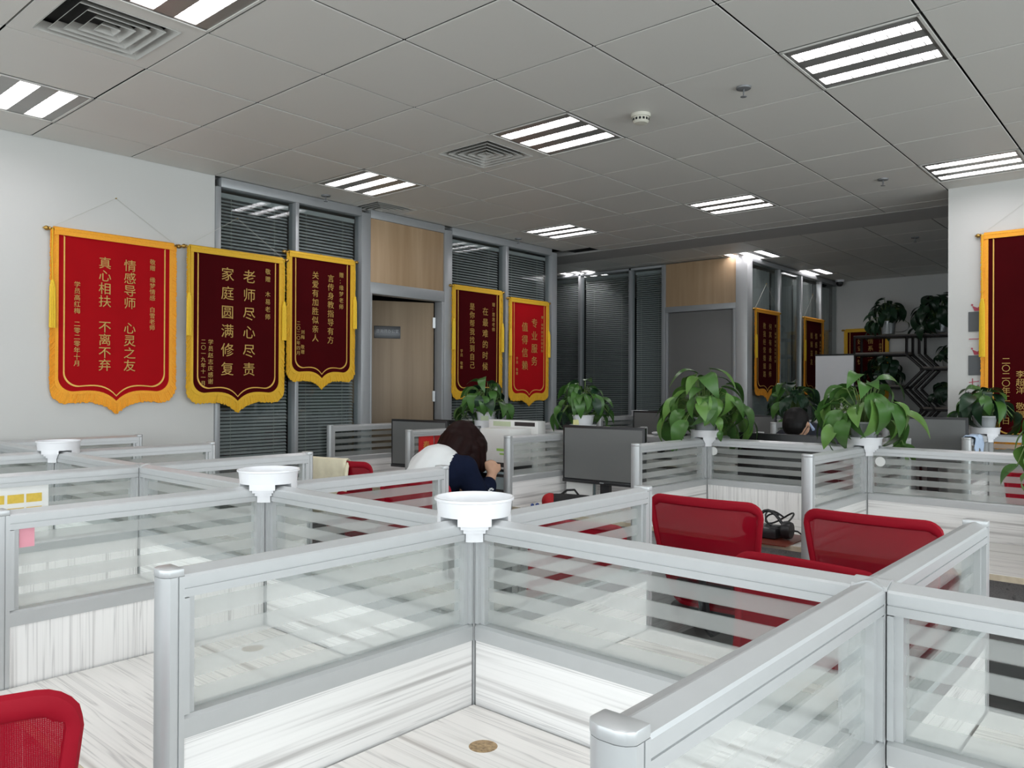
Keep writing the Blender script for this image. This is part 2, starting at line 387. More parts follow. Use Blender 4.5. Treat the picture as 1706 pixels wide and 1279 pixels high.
LN = {(-4,4): 'large bright three tube ceiling light at the top right corner', (-1,4): 'three tube ceiling light left of the smoke detector', (2,4): 'three tube ceiling light just above the wood panel over the door',
      (-4,8): 'three tube ceiling light above the white pillar at the right edge', (-1,8): 'three tube ceiling light between the sprinklers, above the far grey door', (2,8): 'three tube ceiling light beside the missing black tile',
      (2,0): 'cut off ceiling light at the left edge above the white wall', (-1,0): 'cut off ceiling light at the top edge beside the large air vent'}
for (i, j) in LIGHTS:
    if (i, j) in LN or (i >= -7 and j <= 0):
        fixture(LN.get((i, j), 'ceiling light behind the photographer, %s row from the left wall, %s across' % (ORD[(2-i)//3], ORD[(j+4)//4])), GX+0.6*j, GY+0.6*i)
    else: tile(GX+0.6*j, GY+0.6*i)
for k, (x, y) in enumerate(FARL):
    xx = BANDX1+0.005+0.6 if k < 2 else BANDX1+0.005+0.6*4
    fixture(['far ceiling light straddling the top corner of the glass office', 'far ceiling light above the far blinds left of the grey door', 'farthest ceiling light beside the dome camera'][k], xx, y, PI/2)

# ---------------- air vents (square cone diffusers)
def vent(label, x, y):
    t = thing('air_vent', label, 'air vent', (x, y, CEIL), 0, 'square ceiling air vents')
    c = 0.3
    pl = MB(); g = 0.003; h = 0.22
    for q in ((g, 0.6-g, g, c-h), (g, 0.6-g, c+h, 0.6-g), (g, c-h, c-h, c+h), (c+h, 0.6-g, c-h, c+h)): pl.box(*q, 0, 0.014)
    pl.build('plate', 'tile_grey', t)
    MB().box(c-h, c+h, c-h, c+h, 0.05, 0.055).build('throat', 'vent_dark', t)
    for k, s in enumerate((0.22, 0.175, 0.13, 0.085, 0.04)):
        b = MB(); a = s; d = s-0.028
        z0, z1 = -0.004, 0.030
        v = [(c-a,c-a,z0),(c+a,c-a,z0),(c+a,c+a,z0),(c-a,c+a,z0),(c-d,c-d,z1),(c+d,c-d,z1),(c+d,c+d,z1),(c-d,c+d,z1)]
        v += [(p[0], p[1], p[2]+0.003) for p in v]
        fs = [(0,1,5,4),(1,2,6,5),(2,3,7,6),(3,0,4,7),(8,12,13,9),(9,13,14,10),(10,14,15,11),(11,15,12,8)]
        fs += [(0,8,9,1),(1,9,10,2),(2,10,11,3),(3,11,8,0),(4,5,13,12),(5,6,14,13),(6,7,15,14),(7,4,12,15)]
        b.add(v, fs); b.build('vane', 'vent_metal', t)
for (i, j), l in zip(VENTS, ('large square air vent at the top left', 'square air vent left of the middle ceiling light', 'small distant air vent above the wood panel')):
    vent(l, GX+0.6*j, GY+0.6*i)
# black opening where one tile is missing
hx, hy = GX+0.6*10, GY+0.6*3
hb = MB(); d = 0.095
for q in ((hx-0.004, hx, hy, YW), (BANDX0-0.002, BANDX0, hy, YW), (hx, BANDX0, hy-0.004, hy), (hx, BANDX0, YW-0.004, YW)): hb.box(*q, CEIL+0.016, CEIL+d)
hb.build('opening_lining', 'void_black', ceil)

# ---------------- sprinklers, smoke detector, dome camera
def sprinkler(label, i, j):
    t = thing('sprinkler', label, 'sprinkler', (GX+0.6*j, GY+0.6*i, CEIL), 0.6, 'ceiling sprinklers')
    MB().lathe([(0.0, -0.001), (0.038, -0.001), (0.036, -0.010), (0.018, -0.014), (0.0, -0.014)], 16).build('escutcheon', 'alu_dark', t, True)
    b = MB(); b.tube([(-0.010, 0, -0.012), (-0.012, 0, -0.034), (0, 0, -0.048)], 0.0022, 6); b.tube([(0.010, 0, -0.012), (0.012, 0, -0.034), (0, 0, -0.048)], 0.0022, 6); b.tube([(0, 0, -0.012), (0, 0, -0.046)], 0.003, 6)
    b.build('yoke', 'alu_dark', t)
    MB().lathe([(0.0, -0.048), (0.016, -0.048), (0.016, -0.051), (0.0, -0.052)], 12).build('deflector', 'alu_dark', t)
for l, i, j in (('pendent sprinkler near the top right, beside the large ceiling light', -2.51, 4.48), ('small sprinkler left of the pillar top', -2.53, 8.37), ('sprinkler just above the first glass office panel', 3.40, 4.47),
                ('sprinkler above the fourth and fifth banners', 3.42, 8.47), ('farthest sprinkler on the dark ceiling bay', -1.83, 12.68)): sprinkler(l, i, j)
t = thing('smoke_detector', 'cream round smoke detector on a ceiling tile', 'smoke detector', (GX+0.6*4.49, GY-0.6*1.49, CEIL))
MB().lathe([(0, -0.001), (0.055, -0.001), (0.055, -0.020), (0.0, -0.020)], 24).build('base_ring', 'off_white', t, True)
MB().lathe([(0.0, -0.020), (0.046, -0.020), (0.046, -0.042), (0.036, -0.052), (0.0, -0.055)], 24).build('sensor_body', 'off_white', t, True)
sl = MB()
for k in range(14):
    a = 2*PI*k/14; sl.box(0.0445, 0.0472, -0.006, 0.006, -0.040, -0.027)
    for q in range(len(sl.v)-8, len(sl.v)):
        x, y, z = sl.v[q]; sl.v[q] = (x*math.cos(a)-y*math.sin(a), x*math.sin(a)+y*math.cos(a), z)
sl.build('slots', 'void_black', t)
t = thing('security_camera', 'small white dome camera at the far ceiling corner', 'security camera', (XE-0.22, YB-0.12, CEIL))
MB().lathe([(0, -0.001), (0.06, -0.001), (0.06, -0.03), (0.0, -0.032)], 20).build('mount', 'white_plastic', t, True)
MB().ball((0, 0, -0.045), 0.05, 14).build('dome', 'black_plastic', t, True)

# ================================================================== GLAZED OFFICE FRONTS
def slats(w_, z0, z1, pitch=0.026, tilt=0.85, depth=0.024):
    b = MB(); z = z0; dy = depth/2*math.cos(tilt); dz = depth/2*math.sin(tilt)
    while z < z1:
        b.add([(0, -dy, z-dz), (w_, -dy, z-dz), (w_, dy, z+dz), (0, dy, z+dz)], [(0,1,2,3)]); z += pitch
    return b
def blind(label, x0, x1, y, z0, z1, rz=0.0, tilt=0.85, org=None):
    t = thing('venetian_blind', label, 'window blind', org or (x0, y, 0), rz)
    W = x1-x0
    s = slats(W, z0, z1, tilt=tilt).build('slats', 'blind', t); s['kind'] = 'stuff'
    MB().box(0, W, -0.02, 0.02, z1, z1+0.035).build('head_rail', 'blind', t)
    MB().box(0, W, -0.012, 0.012, z0-0.03, z0-0.012).build('bottom_rail', 'blind', t)
    for f in (0.2, 0.8): MB().tube([(W*f, -0.016, z0), (W*f, -0.016, z1)], 0.0015, 4).build('ladder_cord', 'string', t)
    return t
GT = H + 1.49                 # top of the glazing
def mull(win, x0, x1, z0, z1, d=0.05): return rbox('mullion', (x0, x1, -d, d, z0, z1), 'frame_grey', win, 0.004)
# front A: the long wall, plane y = 5.45
YG = 5.45
wA = struct(thing('window_3', 'grey framed glass office front left of the open door', 'w', (0, YG, 0))); del wA['category']
wB = struct(thing('window_4', 'grey framed glass office front right of the open door', 'w', (0, YG, 0))); del wB['category']
mull(wA, 2.917, 2.955, 0, GT-0.035); mull(wA, 3.589, 3.622, 0.08, GT-0.035); mull(wA, 4.246, 4.344, 0, GT-0.0)
mull(wA, 2.955, 4.246, GT-0.035, CEIL-0.004); mull(wA, 2.955, 4.246, 0.0, 0.08)
mull(wB, 5.235, 5.338, 0, GT); mull(wB, 6.116, 6.163, 0.08, GT-0.035); mull(wB, 6.892, 6.985, 0, GT)
mull(wB, 5.338, 6.892, GT-0.035, CEIL-0.004); mull(wB, 5.338, 6.892, 0, 0.08)
for x0, x1, w_ in ((2.955, 3.589, wA), (3.622, 4.246, wA), (5.338, 6.116, wB), (6.163, 6.892, wB)):
    MB().box(x0, x1, -0.004, 0.004, 0.08, GT-0.035).build('pane', 'glass_office', w_)
bl = (('closed dark blind behind the first glass panel beside the white wall', 2.965, 3.58), ('dark blind behind the second glass panel left of the door', 3.63, 4.236), ('dark blind behind the glass right of the door frame', 5.348, 6.106), ('dark blind behind the last glass panel before the corner', 6.173, 6.882))
for l, a, b_ in bl: blind(l, a, b_, YG+0.06, 0.15, GT-0.09)
# door bay
d1 = struct(thing('door_1', 'open wooden office door with a dark name plate', 'd', (0, YG, 0))); del d1['category']
HEADZ = H+0.84
mull(d1, 4.344, 5.235, HEADZ-0.04, HEADZ+0.06)
mull(d1, 4.344, 5.235, GT-0.035, CEIL-0.004)
rbox('transom_panel', (4.346, 5.233, -0.035, 0.035, HEADZ+0.06, GT-0.035), 'wood_panel', d1, 0.003)
mull(d1, 5.200, 5.235, 0, HEADZ-0.04, 0.052)
mull(d1, 4.344, 4.362, 0, HEADZ-0.04, 0.052)
leaf = link('door_leaf', bevelled(MB().box(-0.80, 0, -0.022, 0.022, 0.01, HEADZ-0.05).mesh('door_leaf', 'wood_door'), 0.003), d1, (5.19, 0.06, 0), (0, 0, math.radians(-27)))
pl = rbox('name_plate', (-0.575, -0.325, -0.030, -0.022, H+0.44, H+0.555), 'sign_dark', leaf, 0.003)
me = text_mesh('咨询师办公室', 0.036, 'sign_text'); me.transform(Matrix.Translation((-0.45, -0.031, H+0.522)) @ WALLTEXT); link('plate_lettering', me, leaf)
hd = MB(); hd.box(-0.765, -0.735, -0.030, -0.022, H-0.34, H-0.16); hd.tube([(-0.75, -0.03, H-0.235), (-0.75, -0.065, H-0.235), (-0.64, -0.065, H-0.235)], 0.009, 8)
hd.build('handle', 'black_plastic', leaf)
for z in (0.35, 1.35, 2.05): MB().box(-0.012, 0.014, -0.032, 0.0, z, z+0.10).build('hinge', 'alu', leaf)
# rooms behind the glazing
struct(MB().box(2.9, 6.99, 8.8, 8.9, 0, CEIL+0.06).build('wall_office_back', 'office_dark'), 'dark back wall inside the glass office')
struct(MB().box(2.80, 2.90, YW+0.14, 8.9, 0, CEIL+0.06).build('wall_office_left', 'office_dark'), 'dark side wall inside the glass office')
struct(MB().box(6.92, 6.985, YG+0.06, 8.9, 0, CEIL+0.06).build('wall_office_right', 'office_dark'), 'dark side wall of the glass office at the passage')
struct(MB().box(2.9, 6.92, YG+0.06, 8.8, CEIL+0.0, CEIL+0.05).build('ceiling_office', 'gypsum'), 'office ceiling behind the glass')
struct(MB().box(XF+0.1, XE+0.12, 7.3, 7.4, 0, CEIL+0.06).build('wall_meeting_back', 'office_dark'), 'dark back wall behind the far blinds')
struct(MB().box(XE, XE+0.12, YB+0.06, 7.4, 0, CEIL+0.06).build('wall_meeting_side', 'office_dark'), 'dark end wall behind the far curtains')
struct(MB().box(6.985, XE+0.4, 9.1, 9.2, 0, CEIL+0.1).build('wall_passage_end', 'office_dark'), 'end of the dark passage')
# front B: plane x = 8.66 facing the camera, with the grey door
wC = struct(thing('window_5', 'dark far glass wall with blinds left of the grey door', 'w', (XF, 0, 0), -PI/2)); del wC['category']
# local x = -world y ; local y = world x offset
def m2(win, y1, y0, z0, z1, d=0.045, mat='frame_grey'): return rbox('mullion', (-y1, -y0, -d, d, z0, z1), mat, win, 0.004)
TB = CEIL-0.012
for a, b_ in ((9.1, 6.30), (6.27, 5.50), (5.46, 5.02)):
    MB().box(-a, -b_, -0.004, 0.004, 0.06, TB-0.03).build('pane', 'glass_office', wC)
for a in (6.30, 5.50): m2(wC, a, a-0.04, 0, TB)
m2(wC, 9.1, 5.02, TB-0.03, TB); m2(wC, 9.1, 5.02, 0, 0.06)
m2(wC, 5.02, 4.965, 0, TB)
for l, a, b_, tl in (('bright lit blind behind the far glass next to the passage corner', 9.0, 6.32, 0.85), ('lamp lit blind left of the far grey door', 6.25, 5.52, 0.85), ('narrow dark blind beside the far grey door', 5.45, 5.03, 0.95)):
    blind(l, 0, a-b_, 0, 0.12, TB-0.08, -PI/2, tl, (XF+0.07, a, 0))
d2 = struct(thing('door_2', 'closed dark grey door under a wood panel', 'd', (XF, 0, 0), -PI/2)); del d2['category']
m2(d2, 4.965, 4.035, H+0.915, H+0.985, 0.05)
rbox('transom_panel', (-4.965, -4.035, -0.03, 0.03, H+0.985, TB), 'wood_panel', d2, 0.003)
rbox('door_leaf', (-4.93, -4.07, -0.02, 0.022, 0.01, H+0.91), 'door_grey', d2, 0.003)
for a in (4.965, 4.07): m2(d2, a, a-0.035, 0, H+0.915, 0.05)
hd = MB(); hd.tube([(-4.14, -0.03, 1.03), (-4.14, -0.07, 1.03), (-4.25, -0.07, 1.03)], 0.009, 8); hd.build('handle', 'alu', d2)
struct(rbox('trim_2', (XF-0.05, XF+0.09, YB-0.05, YB+0.095, 0, TB), 'alu', None, 0.006), 'bright grey corner post of the far glass office')
# front C: plane y = 3.94, running away to the far wall
wD = struct(thing('window_6', 'receding far glass wall with grey curtains', 'w', (0, YB, 0))); del wD['category']
xs = [XF+0.09, 9.62, 10.33, 11.05, XE]
for a, b_ in zip(xs[:-1], xs[1:]):
    MB().box(a+0.02, b_-0.02, -0.004, 0.004, 0.06, TB-0.05).build('pane', 'glass_office', wD)
for a in xs[1:-1]: rbox('mullion', (a-0.02, a+0.02, -0.03, 0.04, 0, TB-0.03), 'alu', wD, 0.004)
rbox('mullion', (xs[0], XE, -0.04, 0.05, TB-0.05, TB), 'frame_grey', wD, 0.004); rbox('mullion', (xs[0], XE, -0.04, 0.05, 0, 0.06), 'frame_grey', wD, 0.004)
for k, (a, b_) in enumerate(zip(xs[:-1], xs[1:])):
    b = MB(); n = 40; z0, z1 = 0.1, TB-0.08
    pts = [(a+0.03+(b_-a-0.06)*q/n, 0.10+0.02*math.sin(q*1.3)) for q in range(n+1)]
    b.add([(x, y, z0) for x, y in pts]+[(x, y, z1) for x, y in pts], [(q, q+1, n+2+q, n+1+q) for q in range(n)])
    tag(b.build('curtain', 'curtain', None, True, (0, YB, 0)), 'grey curtain behind the %s pane of the receding far glass wall' % ('first', 'second', 'third', 'last')[k], 'curtain', 'grey curtains behind far glass')

# ================================================================== WORKSTATION ROWS
ZT = H-0.330                  # top of the screens
ZG1 = ZT-0.050; ZG0 = H-0.592; ZP = H-0.632; ZD = H-0.790   # glass top / bottom, panel top, desk top
TH = 0.027                    # half thickness
def rail_profile():           # (y,z) around a top rail with side grooves and a softly crowned top
    h = ZT-ZG1
    R = [(TH, 0.0), (TH, 0.015), (TH-0.0025, 0.0155), (TH-0.0025, 0.0175), (TH, 0.018), (TH, 0.036), (TH-0.0025, 0.0405), (0.0015, h)]
    return R + [(-y, z) for y, z in reversed(R)]
RP = rail_profile()
_sc = {}
def screen_mesh(kind, L, grain):
    k = (kind, round(L, 3), grain)
    if k in _sc: return _sc[k]
    if kind == 'top_rail': me = MB().prism([(y, z+ZG1) for y, z in RP], 0, L, 'x').mesh(kind, 'alu')
    elif kind == 'middle_rail':
        me = MB().prism([(TH, ZP), (TH, ZG0-0.006), (TH-0.006, ZG0), (-TH+0.006, ZG0), (-TH, ZG0-0.006), (-TH, ZP)], 0, L, 'x').mesh(kind, 'alu', True)
    elif kind == 'stile':
        b = MB(); b.box(0, 0.023, -0.017, 0.017, ZG0, ZG1); b.box(0, 0.010, -TH, TH, ZG0+0.002, ZG1-0.002); me = b.mesh(kind, 'alu')
    elif kind == 'glass_pane': me = MB().box(0.021, L-0.021, -0.003, 0.003, ZG0-0.004, ZG1+0.004).mesh(kind, 'glass_stripe')
    elif kind == 'lower_panel': me = MB().box(0.001, L-0.001, -0.024, 0.024, 0.10, ZP).mesh(kind, grain)
    elif kind == 'kick_rail': me = MB().box(0, L, -TH, TH, 0.0, 0.10).mesh(kind, 'alu')
    _sc[k] = me; return me
def screen(label, loc, rz, L, grain, post=True, group=None):
    """partition screen; local x runs from the joint post outwards. post=True adds the rounded end post"""
    t = thing('partition_screen', label, 'partition', (loc[0], loc[1], 0), rz, group)
    a = 0.030; LL = L-a-(0.034 if post else 0.030)
    for k in ('kick_rail', 'lower_panel', 'middle_rail', 'glass_pane', 'top_rail'): link(k, screen_mesh(k, LL, grain), t, (a, 0, 0))
    link('stile', screen_mesh('stile', 0, ''), t, (a, 0, 0)); link('stile', screen_mesh('stile', 0, ''), t, (a+LL, 0, 0), (0, 0, PI))
    if post:
        if 'ep' not in _sc:
            w_ = 0.038; pr = [(0, -TH), (w_-0.012, -TH), (w_-0.004, -TH+0.007), (w_, -TH*0.35), (w_, TH*0.35), (w_-0.004, TH-0.007), (w_-0.012, TH), (0, TH)]
            body = [(0, -TH), (0.010, -TH), (0.010, -TH+0.003), (0.013, -TH+0.003), (0.013, -TH)] + pr[1:-1] + [(0.013, TH), (0.013, TH-0.003), (0.010, TH-0.003), (0.010, TH), (0, TH)]
            _sc['ep'] = MB().prism(body, 0, ZT-0.012, 'z').mesh('end_post', 'alu', True)
            _sc['ec'] = bevelled(MB().prism([(x+(0.001 if x > 0.02 else 0), y*1.03) for x, y in pr], ZT-0.012, ZT+0.003, 'z').mesh('post_cap', 'alu'), 0.003)
        link('end_post', _sc['ep'], t, (a+LL, 0, 0)); link('post_cap', _sc['ec'], t, (a+LL, 0, 0))
    return t
def joint_post(label, loc, rz, cap=True):
    t = thing('joint_post', label, 'partition post', (loc[0], loc[1], 0), rz, 'partition joint posts')
    if 'jp' not in _sc:
        h = 0.027; g = 0.004
        o = []
        for q in range(4):
            c = math.cos(q*PI/2); s = math.sin(q*PI/2)
            for x, y in ((h, -h+0.001), (h, -0.012), (h-g, -0.012), (h-g, -0.007), (h, -0.007), (h, 0.007), (h-g, 0.007), (h-g, 0.012), (h, 0.012), (h, h-0.001), (h-0.001, h)): o.append((x*c-y*s, x*s+y*c))
        _sc['jp'] = MB().prism(o, 0, ZT-0.012, 'z').mesh('post_body', 'alu')
        cap_b = MB(); cap_b.prism([(y, z) for y, z in [(TH, ZT-0.012), (TH-0.004, ZT-0.006), (0.004, ZT+0.002), (-0.004, ZT+0.002), (-TH+0.004, ZT-0.006), (-TH, ZT-0.012)]], -0.0295, 0.0295, 'x')
        cap_b.prism([(y, z) for y, z in [(TH, ZT-0.012), (TH-0.004, ZT-0.0055), (0.004, ZT+0.0025), (-0.004, ZT+0.0025), (-TH+0.004, ZT-0.0055), (-TH, ZT-0.012)]], -0.0295, 0.0295, 'y')
        _sc['jc'] = cap_b.mesh('post_cap', 'alu')
    link('post_body', _sc['jp'], t)
    if cap: link('post_cap', _sc['jc'], t)
    return t
def desk(label, loc, rz, W, D, hole=None):
    """desk top in the bay: local x = out from the spine, local y = along the spine"""
    t = thing('desk', label, 'desk', (loc[0], loc[1], 0), rz)
    x0, x1, y0, y1 = 0.031, D, 0.031, W-0.031
    th = 0.026
    if hole:
        hx_, hy_ = hole; R = 0.032; n = 24
        b = MB(); vs = []; 
        ring = [(hx_+R*math.cos(2*PI*k/n), hy_+R*math.sin(2*PI*k/n)) for k in range(n)]
        def edge(k):
            a = 2*PI*k/n; c, s = math.cos(a), math.sin(a); tt = []
            if c > 1e-6: tt.append((x1-hx_)/c)
            if c < -1e-6: tt.append((x0-hx_)/c)
            if s > 1e-6: tt.append((y1-hy_)/s)
            if s < -1e-6: tt.append((y0-hy_)/s)
            r_ = min(tt); return (hx_+r_*c, hy_+r_*s)
        outer = [edge(k) for k in range(n)]
        # exact corners: snap the outer point nearest each corner
        for cx_, cy_ in ((x0, y0), (x1, y0), (x1, y1), (x0, y1)):
            q = min(range(n), key=lambda k: (outer[k][0]-cx_)**2+(outer[k][1]-cy_)**2); outer[q] = (cx_, cy_)
        for z in (ZD, ZD-th): vs += [(x, y, z) for x, y in ring] + [(x, y, z) for x, y in outer]
        fs = []
        for k in range(n):
            k2 = (k+1) % n
            fs += [(k, n+k, n+k2, k2), (2*n+k, 2*n+k2, 3*n+k2, 3*n+k), (k, k2, 2*n+k2, 2*n+k)]
        b.add(vs, fs); b.build('top', 'zebra_desk', t)
        lb = MB(); lb.lathe([(R, ZD-0.001), (R, ZD-0.026), (0, ZD-0.026)], 24, (hx_, hy_, 0)); 
        lb.build('cable_hole', 'chipboard', t)
    else: MB().box(x0, x1, y0, y1, ZD-th, ZD).build('top', 'zebra_desk', t)
    MB().box(x1, x1+0.002, y0, y1, ZD-th, ZD-0.0005).build('edge_band', 'oak_edge', t)
    MB().box(x0+0.03, x0+0.05, y0+0.03, y1-0.03, ZD-th-0.30, ZD-th).build('modesty_panel', 'zebra_x', t)
    for y in (y0+0.002, y1-0.022): MB().box(x0+0.05, x1-0.06, y, y+0.02, 0.0, ZD-th).build('side_panel', 'zebra_x', t)
    return t
def tray(label, loc, rz, planted=False):
    """white plastic planter tray clipped over a joint: bowl and four stepped corner lobes"""
    t = thing('planter_tray', label, 'planter tray', (loc[0], loc[1], 0), rz, 'white planter trays on the joint posts')
    if 'tb' not in _sc:
        z0 = ZT+0.005; z1 = ZT+0.050
        _sc['tb'] = MB().lathe([(0.0, z0), (0.092, z0), (0.096, z1-0.008), (0.101, z1-0.006), (0.101, z1), (0.097, z1), (0.091, z0+0.006), (0.0, z0+0.006)], 40).mesh('bowl', 'white_plastic', True)
        b = MB()
        for R, za, zb in ((0.0935, ZT-0.013, ZT+0.006), (0.084, ZT-0.022, ZT-0.013), (0.075, ZT-0.032, ZT-0.022), (0.067, ZT-0.054, ZT-0.032)):
            k0 = 0.0300; a0 = math.asin(k0/R); pts = [(k0, k0)] + [(R*math.cos(a0+(PI/2-2*a0)*u/8), R*math.sin(a0+(PI/2-2*a0)*u/8)) for u in range(9)]
            b.prism(pts, za, zb, 'z')
        _sc['tl'] = b.mesh('stepped_clip', 'white_plastic', True)
    link('bowl', _sc['tb'], t); 
    for q in range(4): link('stepped_clip', _sc['tl'], t, (0,0,0), (0, 0, q*PI/2))
    return t

ORD = ['first', 'second', 'third', 'fourth', 'fifth', 'sixth', 'seventh']
class Row:
    def __init__(s, ox, oy, ang, sp, L1, L2): s.o = (ox, oy); s.a = ang; s.s = sp; s.L1 = L1; s.L2 = L2
    def node(s, k): return (s.o[0]-k*s.s*math.sin(s.a), s.o[1]+k*s.s*math.cos(s.a))
    def at(s, k, dx, dy=0.0):
        n = s.node(k); return (n[0]+dx*math.cos(s.a)-dy*math.sin(s.a), n[1]+dx*math.sin(s.a)+dy*math.cos(s.a))
A = Row(1.435, 0.418, -0.0108, 0.962, 0.80, 0.815)
B = Row(4.690, 1.420, -0.0143, 0.990, 0.845, 0.845)
D3 = Row(7.95, 1.98, 0.0, 0.98, 0.84, 0.0)
def build_row(R, name, k0, k1, near, far, spine_grain, wing_grain_near, wing_grain_far):
    for k in range(k0, k1+1):
        n = R.node(k); o = ORD[k-k0]
        joint_post('grey aluminium joint post, %s of the %s counted from the right' % (o, name), n, R.a)
        if k < k1: screen('glass and streaked laminate spine screen, %s of the %s from the right' % (o, name), n, R.a+PI/2, R.s, spine_grain(k), False, 'spine screens')
        if near(k): screen('glass wing screen on the camera side of the %s, %s from the right' % (name, o), n, R.a+PI, R.L1, wing_grain_near(k), True, 'wing screens')
        if far(k): screen('glass wing screen on the far side of the %s, %s from the right' % (name, o), n, R.a, R.L2, wing_grain_far(k), True, 'wing screens')
build_row(A, 'nearest row', -1, 5, lambda k: True, lambda k: True, lambda k: 'zebra_x', lambda k: 'zebra_x' if k in (0, 1) else 'zebra_z', lambda k: 'zebra_x')
build_row(B, 'middle row', -1, 4, lambda k: True, lambda k: True, lambda k: 'zebra_z' if k in (0, 2) else 'zebra_x', lambda k: 'zebra_x', lambda k: 'zebra_x')
build_row(D3, 'back row', 0, 3, lambda k: True, lambda k: False, lambda k: 'zebra_x', lambda k: 'zebra_x', lambda k: 'zebra_x')
for R, name, k0, k1, far in ((A, 'nearest row', -1, 5, True), (B, 'middle row', -1, 4, True), (D3, 'back row', 0, 3, False)):
    for k in range(k0, k1):
        hole = None
        n0 = R.node(k); n1 = R.node(k+1); o = ORD[k-k0]
        if R is A and k in (0, 1): hole = (0.178, R.s-(1.176-n0[1]) if k == 0 else R.s-(2.133-n0[1]))
        desk('white streaked desk on the camera side of the %s, %s bay from the right' % (name, o), n1, R.a+PI, R.s, R.L1-(0.0 if R is A else 0.03), hole)
        if far: desk('white streaked desk on the far side of the %s, %s bay from the right' % (name, o), n0, R.a, R.s, R.L2-0.03)
tray('empty white planter tray at the centre of the photo, largest', A.node(1), A.a)
tray('empty white planter tray, second from the camera', A.node(2), A.a)
tray('empty white planter tray, farthest left by the white wall', A.node(4), A.a)
TB_ = [tray(l, B.node(k), B.a) for l, k in (('white tray under the large leafy pothos right of centre', 0), ('white tray under the bushy pothos before the far grey door', 1), ('white tray under the pothos with the yellow note', 2), ('white tray under the pothos in front of the red banners', 3), ('white tray under the pothos cut off by the right edge', -1))]
tray('white tray on the back row below the far blinds, with no plant', D3.node(3), D3.a)
# short screen in front of the pillar
screen('short glass screen in front of the white pillar, under the blue cloth', (6.48, 1.135), PI, 0.62, 'zebra_x', True, 'wing screens')
screen('dark glass screen across the foot of the white pillar', (6.48, 1.135), -PI/2, 0.95, 'zebra_x', False, 'spine screens')
joint_post('joint post at the foot of the pillar under the small pothos', (6.48, 1.135), 0)
tray('white tray at the foot of the pillar under the dark small pothos', (6.48, 1.135), 0)

# ================================================================== CHAIRS
def chair_meshes():
    def outline(wt, wb, z0, z1, r, n=6):
        pts = []
        cs = [(wt/2-r, z1-r, 0, r), (-wt/2+r, z1-r, 90, r), (-wb/2+r*0.9, z0+r*0.9, 180, r*0.9), (wb/2-r*0.9, z0+r*0.9, 270, r*0.9)]
        for cy, cz, a0, rr in cs:
            for k in range(n+1):
                a = math.radians(a0+90*k/n); pts.append((cy+rr*math.cos(a), cz+rr*math.sin(a)))
        # densify long edges
        out = []
        for i in range(len(pts)):
            p, q = pts[i], pts[(i+1) % len(pts)]; d = math.hypot(q[0]-p[0], q[1]-p[1]); m = max(1, int(d/0.05))
            for k in range(m): out.append((p[0]+(q[0]-p[0])*k/m, p[1]+(q[1]-p[1])*k/m))
        return out
    z0, z1 = 0.50, 0.985
    def cx(y, z): return -0.215 + 0.42*y*y - 0.30*(z-z0) - 0.035*math.sin((z-z0)/(z1-z0)*PI)
    o = outline(0.50, 0.40, z0, z1, 0.055)
    rim = MB(); path = [(cx(y, z), y, z) for y, z in o]
    n = len(path); m = 8; vs = []
    for i, (y, z) in enumerate(o):
        p = Vector(path[i]); ty, tz = o[(i+1) % n][0]-o[i-1][0], o[(i+1) % n][1]-o[i-1][1]; l = math.hypot(ty, tz); ny, nz = tz/l, -ty/l
        wide = 0.020 if z > z1-0.03 else 0.013
        for k in range(m):
            a = 2*PI*k/m; vs.append((p.x+0.011*math.sin(a), p.y-(ny*(wide*0.6))+ny*wide*math.cos(a), p.z-(nz*(wide*0.6))+nz*wide*math.cos(a)))
    rim.add(vs, [(i*m+k, i*m+(k+1) % m, ((i+1) % n)*m+(k+1) % m, ((i+1) % n)*m+k) for i in range(n) for k in range(m)])
    me_rim = rim.mesh('back_frame', 'chair_red', True)
    pan = MB(); cz = (z0+z1)/2; rings = 7; vs = []; fs = []
    for q in range(rings):
        f = 0.985*(1-q/rings)
        for y, z in o: yy, zz = y*f, cz+(z-cz)*f; vs.append((cx(yy, zz), yy, zz))
    vs.append((cx(0, cz), 0, cz))
    for q in range(rings-1): fs += [(q*n+i, q*n+(i+1) % n, (q+1)*n+(i+1) % n, (q+1)*n+i) for i in range(n)]
    fs += [((rings-1)*n+i, (rings-1)*n+(i+1) % n, rings*n) for i in range(n)]
    pan.add(vs, fs); me_pan = pan.mesh('back_mesh', 'chair_mesh', True)
    top = MB(); 
    me_seat = bevelled(MB().box(-0.20, 0.27, -0.235, 0.235, 0.43, 0.50).mesh('seat', 'chair_black'), 0.028, 3)
    sp = MB(); sp.tube([(-0.02, 0, 0.42), (-0.26, 0, 0.42), (-0.310, 0, 0.47), (-0.345, 0, 0.62), (-0.372, 0, 0.72)], [0.022, 0.022, 0.024, 0.022, 0.015], 8)
    sp.box(-0.340, -0.310, -0.12, 0.12, 0.60, 0.64)
    me_sp = sp.mesh('back_support', 'black_plastic', True)
    col = MB().lathe([(0, 0.08), (0.028, 0.08), (0.028, 0.25), (0.018, 0.25), (0.018, 0.42), (0.07, 0.42), (0.07, 0.432), (0, 0.432)], 16).mesh('gas_column', 'black_plastic', True)
    leg = MB(); leg.prism([(0.02, 0.075), (0.02, 0.115), (0.10, 0.105), (0.29, 0.075), (0.29, 0.060)], -0.018, 0.018, 'y')
    me_leg = leg.mesh('base_leg', 'black_plastic')
    cas = MB(); 
    for s in (-1, 1): cas.tube([(0.285, s*0.006, 0.027), (0.285, s*0.024, 0.027)], 0.027, 14)
    cas.box(0.272, 0.298, -0.020, 0.020, 0.035, 0.062); me_cas = cas.mesh('caster', 'black_plastic')
    return me_rim, me_pan, me_seat, me_sp, col, me_leg, me_cas
CH = chair_meshes()
